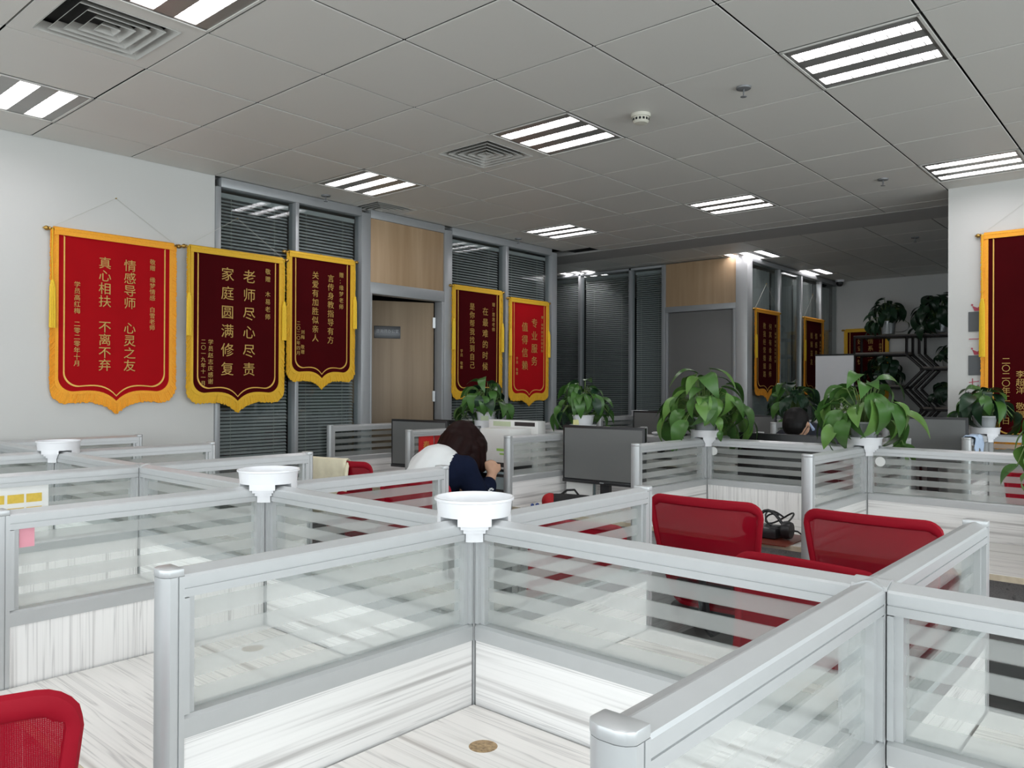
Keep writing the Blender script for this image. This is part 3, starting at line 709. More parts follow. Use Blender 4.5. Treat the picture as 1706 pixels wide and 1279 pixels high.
def chair(label, x, y, rz, sc=1.0, dz=0.0, tilt=0.0):
    t = thing('office_chair', label, 'chair', (x, y, 0), rz, 'red mesh office chairs')
    t.scale = (sc, sc, sc*(1+dz))
    bf = link('back_frame', CH[0], t); link('back_mesh', CH[1], t); link('seat', CH[2], t); link('back_support', CH[3], t); link('gas_column', CH[4], t)
    for k in range(5):
        l = link('base_leg', CH[5], t, (0,0,0), (0, 0, 2*PI*k/5+0.3)); link('caster', CH[6], l)
    return t
cA = chair('red mesh office chair with a headset behind it, middle right', 3.42, 1.59, 0.02, 1.03, 0.005)
cB = chair('red mesh office chair right of the chair by the headset, partly behind the diagonal rail', 3.47, 0.92, -0.02, 1.0, 0.03)
cC = chair('red mesh chair seen through the striped glass at lower right centre', 2.33, 1.04, PI-0.10, 1.04, -0.12)
cD = chair('red mesh chair seen through the glass behind the central white tray', 2.62, 2.10, PI+0.2, 1.0, -0.12)
cE = chair('red mesh chair corner at the bottom left of the photo', 0.40, 1.70, 1.10, 1.03, 0.025)
cF = chair('red chair under the person in the white and navy jersey', 3.20, 3.64, 0.05, 0.98, -0.10)
cG = chair('red chair with a cream towel over its back', 3.46, 4.28, 0.25, 1.0, 0.02)
cH = chair('red chair seen low through the glass at the right edge', 6.05, 0.75, PI, 1.0, -0.06)
cI = chair('red chair seen through the small glass wing at the right', 2.45, 0.02, PI-0.1, 1.0, -0.05)
cK = chair('red chair seen through the glass wing left of the jersey person', 2.53, 3.14, PI+0.1, 1.0, 0.0)
cJ = chair('red chair under the person in the dark jacket', 6.58, 2.29, PI, 1.0, -0.10)

# ================================================================== SILK BANNERS
def shield(w_, h, ins=0.0, n=10):
    """banner outline (x,z), top edge at z=0: straight sides, rounded lower corners, small centre point"""
    W = w_/2-ins; r = 0.24*w_/2*1.0; zb = -h+0.085*w_*1.0
    pts = [(W, -ins), (W, zb+r+ins)]
    R = max(0.02, r)
    for k in range(1, n+1):
        a = PI/2*k/n; pts.append((W-R+R*math.cos(a), zb+R+ins-R*math.sin(a)))
    x0 = W-R
    for k in range(1, n+1):     # gentle swell then dip to the point
        u = k/n; x = x0*(1-u); dip = (0.085*w_)*(u**4.0); pts.append((x, zb+ins+0.010*w_*math.sin(PI*u)-dip))
    left = [(-x, z) for x, z in reversed(pts[:-1])]
    return pts + left
def banner(label, loc, rz, w_, h, cloth, trim, cols, tassels=(1, 1), apex=0.26, fringe=0.075, side=0.034, strings=True, group=None):
    t = thing('silk_banner', label, 'banner', loc, rz, 'red velvet award banners')
    nyf = -0.022
    def wav(x, z): return nyf - 0.0015*math.sin(x*9+z*4)
    o = shield(w_, h)
    # cloth: thin solid, slightly rippled
    b = MB(); n = len(o); rings = 5; cz = -h*0.45; vs = []; fs = []
    for q in range(rings):
        f = 1-q/rings
        for x, z in o: xx, zz = x*f, cz+(z-cz)*f; vs.append((xx, wav(xx, zz), zz))
    vs.append((0, wav(0, cz), cz))
    for q in range(rings-1): fs += [(q*n+i, q*n+(i+1) % n, (q+1)*n+(i+1) % n, (q+1)*n+i) for i in range(n)]
    fs += [((rings-1)*n+i, (rings-1)*n+(i+1) % n, rings*n) for i in range(n)]
    m = len(vs); vs += [(x, y+0.004, z) for x, y, z in vs]; fs += [tuple(j+m for j in reversed(f)) for f in fs] + [(i, m+i, m+(i+1) % n, (i+1) % n) for i in range(n)]
    b.add(vs, fs); b.build('cloth', cloth, t, True)
    # inner gold line
    def band(d0, d1, dy, name, mat, closed=False):
        p, q = shield(w_, h, d0), shield(w_, h, d1)
        bb = MB(); nn = len(p)
        vv = [(x, wav(x, z)-dy, z) for x, z in p] + [(x, wav(x, z)-dy, z) for x, z in q]
        vv += [(x, y+dy*0.9, z) for x, y, z in vv]
        ff = []
        for i in range(nn-1): ff += [(i, i+1, nn+i+1, nn+i), (2*nn+i, 3*nn+i, 3*nn+i+1, 2*nn+i+1), (i, 2*nn+i, 2*nn+i+1, i+1), (nn+i, nn+i+1, 3*nn+i+1, 3*nn+i)]
        bb.add(vv, ff); return bb.build(name, mat, t)
    band(0.045, 0.053, 0.003, 'gold_line', 'gold')
    # fringe: heading tape plus hanging strands all round the sides and the foot
    band(-0.004, 0.016, 0.004, 'fringe_tape', trim)
    fb = MB(); seq = shield(w_, h); k_ = (w_+2*side)/w_
    z_c = -h*0.62
    out_ = [(x*k_, z-side*0.3 if z > z_c else z-side*0.3-(fringe-side*0.3)*min(1.0, ((z_c-z)/(h*0.38))**1.5*1.05)) for x, z in seq]
    P = []; Q = []
    for i in range(len(seq)-1):
        (x0, z0), (x1, z1) = seq[i], seq[i+1]; (a0, c0_), (a1, c1_) = out_[i], out_[i+1]
        k = max(1, int(math.hypot(x1-x0, z1-z0)/0.008))
        for j in range(k): P.append((x0+(x1-x0)*j/k, z0+(z1-z0)*j/k)); Q.append((a0+(a1-a0)*j/k, c0_+(c1_-c0_)*j/k))
    P.append(seq[-1]); Q.append(out_[-1])
    rnd = random.Random(len(label))
    for i in range(len(P)-1):
        (x0, z0), (x1, z1) = P[i], P[i+1]; (a0, c0_), (a1, c1_) = Q[i], Q[i+1]
        L2 = rnd.uniform(0.90, 1.05)
        a0, c0_, a1, c1_ = x0+(a0-x0)*L2, z0+(c0_-z0)*L2, x1+(a1-x1)*L2, z1+(c1_-z1)*L2
        yy = wav(x0, z0)-rnd.uniform(-0.003, 0.004)
        fb.add([(x0, yy, z0), (x1, yy, z1), (a1, yy-0.004, c1_), (a0, yy-0.002, c0_), (x0, yy+0.006, z0), (x1, yy+0.006, z1), (a1, yy+0.004, c1_), (a0, yy+0.004, c0_)],
               [(0,1,2,3), (7,6,5,4), (0,3,7,4), (1,5,6,2), (2,6,7,3)])
    o2 = fb.build('fringe', trim, t); o2['kind'] = 'stuff'
    # sleeve, rod, finials, cord
    MB().tube([(-w_/2-0.012, nyf+0.003, -0.012), (w_/2+0.012, nyf+0.003, -0.012)], 0.018, 10).build('rod_sleeve', trim, t, True)
    MB().box(-w_/2-0.012, w_/2+0.012, nyf-0.012, nyf-0.006, -0.045, -0.008).build('sleeve_band', trim, t)
    MB().tube([(-w_/2-0.035, nyf+0.003, -0.012), (w_/2+0.035, nyf+0.003, -0.012)], 0.008, 8).build('rod', 'brass', t, True)
    for s_ in (-1, 1):
        MB().tube([(s_*(w_/2+a), nyf+0.003, -0.012) for a in (0.030, 0.034, 0.040, 0.050, 0.060, 0.068, 0.075)], [0.007, 0.013, 0.010, 0.0155, 0.014, 0.007, 0.001], 10).build('finial', 'brass', t, True)
    if strings:
        MB().tube([(-w_/2-0.02, nyf+0.004, 0.0), (0.0, -0.006, apex), (w_/2+0.02, nyf+0.004, 0.0)], 0.0016, 5).build('hanging_cord', 'string', t)
    MB().tube([(0, 0.0, apex if strings else 0.01), (0, -0.012, apex if strings else 0.01)], 0.004, 8).build('nail', 'brass', t)
    for s_, on in zip((-1, 1), tassels):
        if not on: continue
        x = s_*(w_/2+0.022); zt = -0.30*h
        tb = MB(); tb.tube([(x, nyf-0.012, -0.01), (x+s_*0.004, nyf-0.014, zt*0.5), (x, nyf-0.014, zt)], 0.003, 6)
        tb.build('tassel_cord', 'tassel_yellow', t)
        tt = MB(); tt.ball((x, nyf-0.014, zt-0.012), 0.013, 10)
        for k in range(10):
            a = 2*PI*k/10; tt.tube([(x+0.007*math.cos(a), nyf-0.014+0.007*math.sin(a), zt-0.018), (x+0.014*math.cos(a), nyf-0.016+0.008*math.sin(a), zt-0.05), (x+0.016*math.cos(a), nyf-0.016+0.008*math.sin(a), zt-0.27*h)], 0.0052, 5)
        tt.build('tassel', 'tassel_yellow', t)['kind'] = 'stuff'
    for c in cols:
        txt, x, z, size, sp = c[:5]; mat = c[5] if len(c) > 5 else 'gold_text'
        lo = text_col('lettering', txt, size, mat, t, x, -0.0035, z, sp); lo['kind'] = 'stuff'
        for v in lo.data.vertices: v.co.y += wav(v.co.x, v.co.z)
    return t
ya = YW-0.001
banner('bright red banner with orange fringe on the plain white wall, leftmost', (2.215, ya, H+0.985), 0, 0.74, 1.11, 'banner_red', 'fringe_orange',
       [('敬赠　缘梦情感　白雪老师', 0.235, -0.13, 0.040, 1.02), ('情感导师　心灵之友', 0.085, -0.155, 0.082, 1.02), ('真心相扶　不离不弃', -0.075, -0.155, 0.082, 1.02), ('学员高红梅　二零二零年十月', -0.245, -0.33, 0.040, 1.05)], (1, 0), 0.25)
banner('dark maroon banner with yellow fringe overlapping the wall corner, second from the left', (3.065, ya-0.045, H+0.985), 0, 0.72, 1.12, 'banner_dark', 'fringe_yellow',
       [('敬赠　木易老师', 0.245, -0.10, 0.046, 1.25), ('老师尽心尽责', 0.090, -0.13, 0.105, 1.32), ('家庭圆满修复', -0.085, -0.13, 0.105, 1.32), ('学员赵志庆感谢', -0.215, -0.66, 0.042, 1.12), ('二〇一九年十一月', -0.270, -0.66, 0.038, 1.12)], (1, 1), 0.25)
banner('dark maroon banner on the second glass panel left of the open door', (3.835, ya-0.005, H+1.060), 0, 0.60, 1.02, 'banner_dark', 'fringe_yellow',
       [('赠：缘梦老师', 0.190, -0.12, 0.046, 1.15), ('言传身教指导有方', 0.085, -0.15, 0.066, 1.10), ('关爱有加胜似亲人', -0.065, -0.14, 0.066, 1.10), ('刘梅　敬赠', -0.185, -0.62, 0.036, 1.10), ('二〇二〇年四月', -0.225, -0.55, 0.036, 1.10)], (0, 1), 0.2, strings=False)
banner('dark maroon banner on the glass just right of the open door', (5.690, ya-0.005, H+0.975), 0, 0.66, 1.10, 'banner_dark', 'fringe_yellow',
       [('赠：思思老师', 0.225, -0.13, 0.044, 1.15), ('在最难的时候', 0.105, -0.19, 0.085, 1.30), ('是你帮我找到自己', -0.085, -0.16, 0.075, 1.10), ('学员　敬赠', -0.235, -0.62, 0.036, 1.10)], (1, 1), 0.2, strings=False)
banner('bright red banner on the last glass panel before the passage', (6.490, ya-0.005, H+0.925), 0, 0.60, 1.07, 'banner_red', 'fringe_yellow',
       [('赠：缘梦情感白雪老师', 0.215, -0.16, 0.034, 1.20), ('专业服务', 0.085, -0.20, 0.105, 1.30), ('值得信赖', -0.075, -0.25, 0.105, 1.30), ('学员　敬赠', -0.205, -0.62, 0.034, 1.15)], (1, 1), 0.2, strings=False)
yb = YB-0.032
banner('narrow looking dark red banner on the receding glass, nearest the bright corner post', (9.170, yb, H+0.925), 0, 0.66, 1.02, 'banner_dark', 'fringe_orange',
       [('赠：缘梦情感白雪老师', 0.225, -0.16, 0.040, 1.20), ('何其有幸遇良师', 0.075, -0.16, 0.080, 1.20), ('教我经营婚姻路', -0.095, -0.16, 0.080, 1.20)], (1, 0), 0.32)
banner('dark red banner on the receding glass behind the white board', (10.700, yb, H+0.930), 0, 0.66, 1.02, 'banner_dark', 'fringe_orange',
       [('赠：缘梦情感老师', 0.225, -0.20, 0.040, 1.20), ('情感良师', 0.075, -0.20, 0.090, 1.30), ('婚姻益友', -0.095, -0.20, 0.090, 1.30)], (1, 0), 0.32)
banner('dark red banner on the far white wall behind the hexagon shelf', (XE-0.001, 3.52, H+0.835), -PI/2, 0.54, 1.0, 'banner_dark', 'fringe_yellow',
       [('赠：白雪老师', 0.19, -0.12, 0.040, 1.15), ('情系万家', 0.06, -0.15, 0.08, 1.2), ('妙语解忧', -0.08, -0.15, 0.08, 1.2)], (0, 0), 0.2, strings=False)
banner('large dark maroon banner on the white pillar at the right edge', (XP-0.001, 0.712, H+1.155), -PI/2, 0.93, 1.62, 'banner_dark', 'fringe_orange',
       [('李超洋　敬赠', -0.245, -1.03, 0.058, 1.0), ('二〇二〇年二月十日', -0.335, -0.93, 0.058, 0.95)], (1, 0), 0.36)
# prints on the pillar: grey portraits under crowns and month captions
def pillar_print(label, y, z, cap, below=None):
    t = thing('wall_print', label, 'wall print', (XP-0.001, y, H+z), -PI/2, 'monthly portraits on the pillar')
    MB().box(-0.09, 0.09, -0.004, 0, -0.150, 0.0).build('portrait', 'print_grey', t)
    pts = [(-0.05, 0.005), (0.05, 0.005), (0.065, 0.045), (0.03, 0.028), (0.0, 0.055), (-0.03, 0.028), (-0.065, 0.045)]
    cr = MB(); cr.prism(pts, -0.004, 0, 'y')
    cr.build('crown', 'print_crimson', t)
    for x, zz in ((-0.066, 0.052), (0, 0.062), (0.066, 0.052)): MB().tube([(x, -0.004, zz), (x, 0, zz)], 0.007, 8).build('crown_ball', 'print_crimson', t)
    me = text_mesh(cap, 0.075, 'print_crimson', align='LEFT'); me.transform(Matrix.Translation((-0.09, -0.003, -0.175)) @ WALLTEXT); link('caption', me, t)
    if below:
        me = text_mesh(below, 0.085, 'print_black', align='LEFT'); me.transform(Matrix.Translation((-0.115, -0.003, -0.275)) @ WALLTEXT); link('caption', me, t)
pillar_print('upper grey portrait print with a crown on the pillar', 1.205, 0.575, '一月')
pillar_print('lower grey portrait print with a crown and two captions on the pillar', 1.205, 0.245, '七月', '將來')

# ================================================================== POTHOS PLANTS
def leaf_mesh(name, mat, L=0.11, W=0.075, bend=0.35, fold=0.25):
    b = MB(); n = 9; vs = []; 
    for i in range(n+1):
        u = i/n; wv = W/2*(math.sin(PI*min(1, u*0.98+0.02)**0.72))**0.85 if 0 < u < 1 else 0.0008
        if u < 0.25: wv *= 0.75+u
        x = L*u*math.cos(bend*u*1.6); z = -L*u*math.sin(bend*u*1.6)+0.02*math.sin(PI*u)*0.5
        back = -0.012*(1-u)**3 if u < 0.3 else 0
        for s_, f in ((-1, 1.0), (-0.5, 0.45), (0, 0), (0.5, 0.45), (1, 1.0)):
            vs.append((x+(back if abs(s_) > 0.6 else 0), s_*wv, z+fold*abs(s_)*wv*0.8))
    fs = [(i*5+k, i*5+k+1, (i+1)*5+k+1, (i+1)*5+k) for i in range(n) for k in range(4)]
    b.add(vs, fs); return b.mesh(name, mat, True)
LEAF = {}
for key, mat in (('mid', 'leaf'), ('light', 'leaf_light'), ('dark', 'leaf_dark')):
    LEAF[key] = [leaf_mesh('leaf', mat, 0.135, 0.074, bd, fd) for bd, fd in ((0.25, 0.2), (0.5, 0.3), (0.8, 0.15))]
def plant(label, loc, seed, n=46, R=0.20, up_=0.20, droop=0.14, sc=1.0, keys=('mid', 'mid', 'light'), pot='clear', note=None, vines=(), potd=(0.058, 0.075, 0.105)):
    rnd = random.Random(seed)
    t = thing('pothos_plant', label, 'potted plant', loc, 0, 'potted pothos plants')
    r0, r1, ph = potd
    if pot == 'clear':
        MB().lathe([(0.0, 0.0), (r0, 0.0), (r1, ph), (r1-0.003, ph), (r0-0.003, 0.004), (0, 0.004)], 24).build('outer_pot', 'clear_plastic', t, True)
        MB().lathe([(0.0, 0.012), (r0*0.86, 0.012), (r1*0.88, ph*1.02), (r1*0.96, ph*1.03), (r1*0.96, ph*1.08), (r1*0.80, ph*1.08), (r1*0.78, ph*0.9), (0, ph*0.9)], 24).build('inner_pot', 'white_plastic', t, True)
    else:
        MB().lathe([(0.0, 0.0), (r0, 0.0), (r1, ph), (r1*1.06, ph), (r1*1.06, ph*1.08), (r1*0.9, ph*1.08), (r1*0.85, ph*0.9), (0, ph*0.9)], 24).build('pot', 'pot_clear_grey' if pot == 'grey' else 'white_plastic', t, True)
    MB().lathe([(0, ph*0.9+0.001), (r1*0.80, ph*0.9+0.001), (r1*0.70, ph*0.97), (0, ph)], 16).build('soil', 'soil', t)
    st = MB()
    for i in range(n):
        az = 2*PI*i/n*2.618 + rnd.uniform(-0.3, 0.3)
        f = math.sqrt(rnd.uniform(0.02, 1.0)); rr = R*f*0.80
        ztip = ph + up_*(1-f**1.6)*rnd.uniform(0.75, 1.1) + 0.03 - droop*max(0, f-0.55)*2.2*rnd.uniform(0.2, 1.1)
        if abs((az-3.86+PI) % (2*PI)-PI) < 0.65 and f > 0.4 and pot != 'grey': ztip = max(ztip, ph+0.10+0.07*rnd.random()); rr *= 0.8
        tip = Vector((rr*math.cos(az), rr*math.sin(az), ztip))
        base = Vector((0.02*math.cos(az), 0.02*math.sin(az), ph*0.95))
        mid = (base+tip)/2 + Vector((0, 0, 0.05+0.04*f))
        st.tube([base, base.lerp(mid, 0.6)+Vector((0, 0, 0.012)), mid.lerp(tip, 0.45)+Vector((0, 0, 0.012)), tip], [0.0028, 0.0026, 0.0022, 0.0018], 5)
        place_leaf(t, rnd, tip, az, f, sc*R/0.20, keys)
    for (az, ln, nl) in vines:
        pts = [Vector((0.03*math.cos(az), 0.03*math.sin(az), ph))]
        for q in range(1, nl+1):
            u = q/nl; pts.append(Vector(((0.06+ln*u*0.75)*math.cos(az+0.25*u), (0.06+ln*u*0.75)*math.sin(az+0.25*u), ph+0.07*math.sin(u*2.2)-ln*0.75*u*u)))
        st.tube(pts, 0.0025, 5)
        for q in range(2, nl+1): place_leaf(t, rnd, pts[q], az+rnd.uniform(-0.9, 0.9), 0.95, sc*0.95, keys)
    st.build('stems', 'stem', t, True)['kind'] = 'stuff'
    if note: 
        MB().box(-0.032, 0.032, -0.001, 0.001, 0, 0.065).build('note', note[0], t, loc=(note[1], note[2], 0.010), rot=(0.08, 0, note[3]))
    return t
def place_leaf(t, rnd, tip, az, f, sc, keys):
    k = rnd.choice(keys); me = rnd.choice(LEAF[k])
    o = link('leaf', me, t, tip, (rnd.uniform(-0.5, 0.5), 0.15+0.75*f+rnd.uniform(-0.35, 0.35)-0.35*(1-f), az+rnd.uniform(-0.5, 0.5)))
    s_ = sc*rnd.uniform(0.75, 1.2); o.scale = (s_, s_, s_)
PZ = ZT+0.012
def on_tray(k): n = B.node(k); return (n[0], n[1], PZ)
plant('large light green pothos in a clear pot with white liner, right of centre', on_tray(0), 3, 46, 0.28, 0.25, 0.04, 1.0, ('mid', 'light', 'mid'), 'clear', None, [(-0.75, 0.32, 5), (-1.0, 0.24, 4), (2.3, 0.18, 3)], (0.070, 0.086, 0.115))
plant('bushy green pothos in a clear pot in front of the far grey door', on_tray(1), 8, 66, 0.34, 0.28, 0.12, 0.78, ('mid', 'mid', 'light'), 'clear', None, [(-0.8, 0.26, 4), (2.4, 0.24, 4), (3.9, 0.17, 3)], (0.064, 0.080, 0.11))
plant('pothos with a yellow note on its pot, in front of the far blinds', on_tray(2), 12, 54, 0.25, 0.25, 0.04, 0.80, ('mid', 'mid', 'dark'), 'white', ('paper_yellow', -0.075, 0.0, 0.9 - PI/2), [(-0.8, 0.18, 3)], (0.062, 0.078, 0.10))
plant('pothos in front of the fourth and fifth red banners', on_tray(3), 21, 52, 0.27, 0.25, 0.06, 0.80, ('mid', 'mid', 'dark'), 'white', ('paper_greenish', -0.06, -0.04, 0.9-PI/2), [(2.4, 0.25, 4), (-0.8, 0.25, 4)], (0.062, 0.078, 0.10))
plant('pothos cut off by the right edge, its leaves trailing down', on_tray(-1), 31, 44, 0.24, 0.24, 0.2, 1.0, ('mid', 'light', 'light'), 'clear', None, [(2.35, 0.34, 6), (2.0, 0.30, 5), (2.8, 0.30, 5)], (0.064, 0.080, 0.11))
plant('small dark green pothos at the foot of the white pillar', (6.48, 1.135, PZ), 41, 40, 0.24, 0.20, 0.06, 0.95, ('dark', 'mid'), 'clear', ('paper_gold', 0.05, -0.075, 0.3), [], (0.07, 0.085, 0.11))
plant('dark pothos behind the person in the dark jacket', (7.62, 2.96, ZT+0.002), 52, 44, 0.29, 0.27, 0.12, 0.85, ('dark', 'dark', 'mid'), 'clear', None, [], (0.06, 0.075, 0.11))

# ================================================================== HEXAGON SHELF AND ITS PLANTS
t = thing('hexagon_shelf', 'black steel shelf with hexagon frames and grey wood boards by the far wall', 'shelf', (11.2, 2.95, 0))
def sh(y0, y1, z): MB().box(-0.16, 0.16, y0-2.95, y1-2.95, H+z-0.015, H+z+0.015).build('board', 'shelf_wood', t); 
def bar(p, q, r=0.018):
    for x in (-0.15, 0.15): MB().tube([(x, p[0]-2.95, H+p[1]), (x, q[0]-2.95, H+q[1])], r, 6).build('frame_bar', 'steel_dark', t)
sh(1.60, 3.48, 0.680); sh(2.83, 3.48, 0.453); sh(1.60, 2.66, 0.255); sh(1.60, 2.66, -0.262)
bar((3.48, 0.68), (1.60, 0.665)); bar((3.48, 0.453-0.02), (2.80, 0.453-0.02)); bar((3.47, 0.68), (3.47, -1.5)); bar((2.82, 0.66), (2.82, 0.43)); bar((2.67, 0.66), (2.67, 0.43))
bar((2.82, 0.43), (2.62, 0.235)); bar((2.67, 0.43), (2.50, 0.255)); bar((2.66, 0.24), (1.60, 0.24)); bar((2.62, 0.235), (2.86, -0.02)); bar((2.50, 0.225), (2.72, -0.02))
bar((2.86, -0.02), (2.62, -0.28)); bar((2.72, -0.02), (2.48, -0.28)); bar((2.66, -0.28), (1.60, -0.28)); bar((2.62, -0.28), (2.86, -0.56)); bar((2.86, -0.56), (2.86, -1.5)); bar((1.60, 0.68), (1.60, -1.5)); bar((2.48, -0.28), (2.72, -0.56)); bar((2.72, -0.56), (2.72, -1.5)); bar((2.86,-0.56),(3.47,-0.56)); bar((2.86,0.0),(3.47,0.0))
sh(2.86, 3.46, -0.55)
sh(2.88, 3.46, 0.02)
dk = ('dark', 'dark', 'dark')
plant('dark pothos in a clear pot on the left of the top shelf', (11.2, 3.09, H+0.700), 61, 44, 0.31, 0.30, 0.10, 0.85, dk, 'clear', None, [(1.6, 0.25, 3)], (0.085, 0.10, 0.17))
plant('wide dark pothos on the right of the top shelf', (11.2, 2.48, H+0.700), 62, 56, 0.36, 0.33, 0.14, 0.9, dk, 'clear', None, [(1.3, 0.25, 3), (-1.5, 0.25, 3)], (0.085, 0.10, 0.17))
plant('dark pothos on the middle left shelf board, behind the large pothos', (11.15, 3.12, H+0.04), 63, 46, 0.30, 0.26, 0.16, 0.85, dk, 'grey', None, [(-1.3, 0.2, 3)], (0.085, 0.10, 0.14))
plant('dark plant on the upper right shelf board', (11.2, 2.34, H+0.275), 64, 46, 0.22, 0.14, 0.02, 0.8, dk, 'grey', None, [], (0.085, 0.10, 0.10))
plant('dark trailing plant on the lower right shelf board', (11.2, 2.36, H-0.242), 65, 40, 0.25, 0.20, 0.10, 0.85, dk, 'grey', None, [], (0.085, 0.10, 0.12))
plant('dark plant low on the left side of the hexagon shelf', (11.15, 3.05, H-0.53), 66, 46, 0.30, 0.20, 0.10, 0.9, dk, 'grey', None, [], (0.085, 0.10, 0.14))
t = thing('whiteboard', 'white presentation board with a dark top edge in front of the far banner', 'whiteboard', (9.8, 3.30, 0), -PI/2)
MB().box(-0.235, 0.215, -0.012, 0.012, 0.75, H+0.385).build('panel', 'board_white', t)
MB().box(-0.24, 0.22, -0.016, 0.016, H+0.385, H+0.405).build('top_edge', 'black_plastic', t)
for x in (-0.2, 0.18):
    MB().tube([(x, 0.0, 0.0), (x, 0.0, 0.76)], 0.012, 8).build('leg', 'steel_dark', t)
    MB().box(x-0.02, x+0.02, -0.25, 0.25, 0.0, 0.025).build('foot', 'steel_dark', t)

# ================================================================== MONITORS
def monitor(label, x, y, rz, w_=0.62, h=0.37, zb=None, stand=True):
    """local: screen faces -x, width along y, base on the desk"""
    t = thing('monitor', label, 'monitor', (x, y, ZD), rz, 'black desktop monitors')
    z0 = (zb if zb is not None else 0.115)
    rbox('housing', (-0.010, 0.022, -w_/2, w_/2, z0, z0+h), 'black_plastic', t, 0.006)
    rbox('back_cover', (0.022, 0.048, -w_*0.38, w_*0.38, z0+h*0.15, z0+h*0.85), 'black_plastic', t, 0.010)
    MB().box(-0.0112, -0.0098, -w_/2+0.018, w_/2-0.018, z0+0.030, z0+h-0.018).build('screen', 'screen_dark', t)
    rbox('chin', (-0.016, -0.008, -w_/2+0.002, w_/2-0.002, z0+0.001, z0+0.024), 'black_plastic', t, 0.003)
    MB().box(-0.0168, -0.0158, -0.016, 0.016, z0+0.010, z0+0.016).build('badge', 'alu', t)
    if stand:
        MB().prism([(0.022, 0.02), (0.060, 0.02), (0.050, z0+h*0.45), (0.022, z0+h*0.45)], -0.035, 0.035, 'y').build('stand_neck', 'black_plastic', t)
        MB().lathe([(0, 0.0), (0.125, 0.0), (0.12, 0.010), (0.05, 0.020), (0, 0.022)], 28, (0.03, 0, 0)).build('stand_base', 'black_plastic', t, True)
    return t
monitor('large black monitor with a grey screen, at the centre behind the partition', 4.42, 3.02, 0.05, 0.645, 0.395, 0.125)
monitor('dark monitor left of the red poster, tilted screen', 4.37, 4.80, 0.10, 0.61, 0.40, 0.11)
monitor('black monitor back behind the partition, left of the large pothos', 5.03, 2.00, PI, 0.66, 0.37, 0.115)
monitor('dark monitor in front of the pillar, right of the large pothos', 6.14, 1.40, 0.06, 0.45, 0.34, 0.245)
monitor('wide black monitor behind the first person, right one', 5.03, 4.38, PI, 0.60, 0.37, 0.10)
monitor('black monitor behind the first person, left one', 5.03, 5.02, PI, 0.58, 0.37, 0.11)
monitor('far black monitor left of the bushy pothos', 7.55, 4.42, 0, 0.66, 0.42, 0.10)
monitor('far black monitor right of the bushy pothos', 7.55, 3.42, 0, 0.62, 0.42, 0.09)
desk('small desk in front of the white pillar, holding a monitor', (6.48, 1.135), PI/2, 0.60, 0.66)
monitor('small dark screen standing inside the open office door', 4.78, 6.55, 0.7, 0.30, 0.26, 0.30)
t = thing('office_table', 'table inside the open office, mostly hidden', 'table', (4.78, 6.55, 0))
MB().box(-0.5, 0.5, -0.4, 0.4, ZD-0.03, ZD).build('top', 'wood_door', t)
for x in (-0.45, 0.45):
    for y in (-0.35, 0.35): MB().box(x-0.025, x+0.025, y-0.025, y+0.025, 0, ZD-0.03).build('leg', 'steel_dark', t)

# ================================================================== PEOPLE
def blob(name, segs, voxel, mats, parent, pick=None, smooth=4):
    """tapered capsules fused into one continuous skin"""
    b = MB()
    for s_ in segs:
        p, r0, q, r1 = Vector(s_[0]), s_[1], Vector(s_[2]), s_[3]
        d = q-p; m = 7
        b.ball(p, r0, 14); b.ball(q, r1, 14)
        if d.length > 1e-4: b.tube([p+d*k/m for k in range(m+1)], [r0+(r1-r0)*k/m for k in range(m+1)], 14)
    me = bpy.data.meshes.new(name); me.from_pydata(b.v, [], b.f)
    o = bpy.data.objects.new(name, me); C.objects.link(o)
    md = o.modifiers.new('r', 'REMESH'); md.mode = 'VOXEL'; md.voxel_size = voxel
    sm = o.modifiers.new('s', 'SMOOTH'); sm.factor = 0.5; sm.iterations = smooth
    dg = bpy.context.evaluated_depsgraph_get(); dg.update()
    me2 = bpy.data.meshes.new_from_object(o.evaluated_get(dg)); bpy.data.objects.remove(o)
    me2.materials.clear()
    for m_ in mats: me2.materials.append(MATS[m_])
    for p_ in me2.polygons:
        p_.use_smooth = True
        p_.material_index = pick(p_.center) if pick else 0
    me2.name = name
    return link(name, me2, parent)
def hand_segs(w_, d, side, up_=Vector((0, 0, 1))):
    """palm and five bent fingers from the wrist w_ in direction d"""
    d = d.normalized(); s_ = d.cross(up_).normalized()*side; n = s_.cross(d).normalized()*side
    out = [(w_, 0.022, w_+d*0.045+s_*0.014, 0.019), (w_, 0.022, w_+d*0.045-s_*0.014, 0.019)]
    for k, L in enumerate((0.060, 0.070, 0.066, 0.052)):
        a = w_+d*0.060+s_*(0.027-0.018*k); m = a+d*L*0.55-up_*0.010; e = m+d*L*0.4-up_*0.026
        out += [(a-d*0.02, 0.010, m, 0.009), (m, 0.009, e, 0.008)]
    a = w_+d*0.015+s_*0.025; m = a+d*0.030+s_*0.026-up_*0.008
    out += [(a, 0.013, m, 0.011), (m, 0.011, m+d*0.028, 0.009)]
    return out
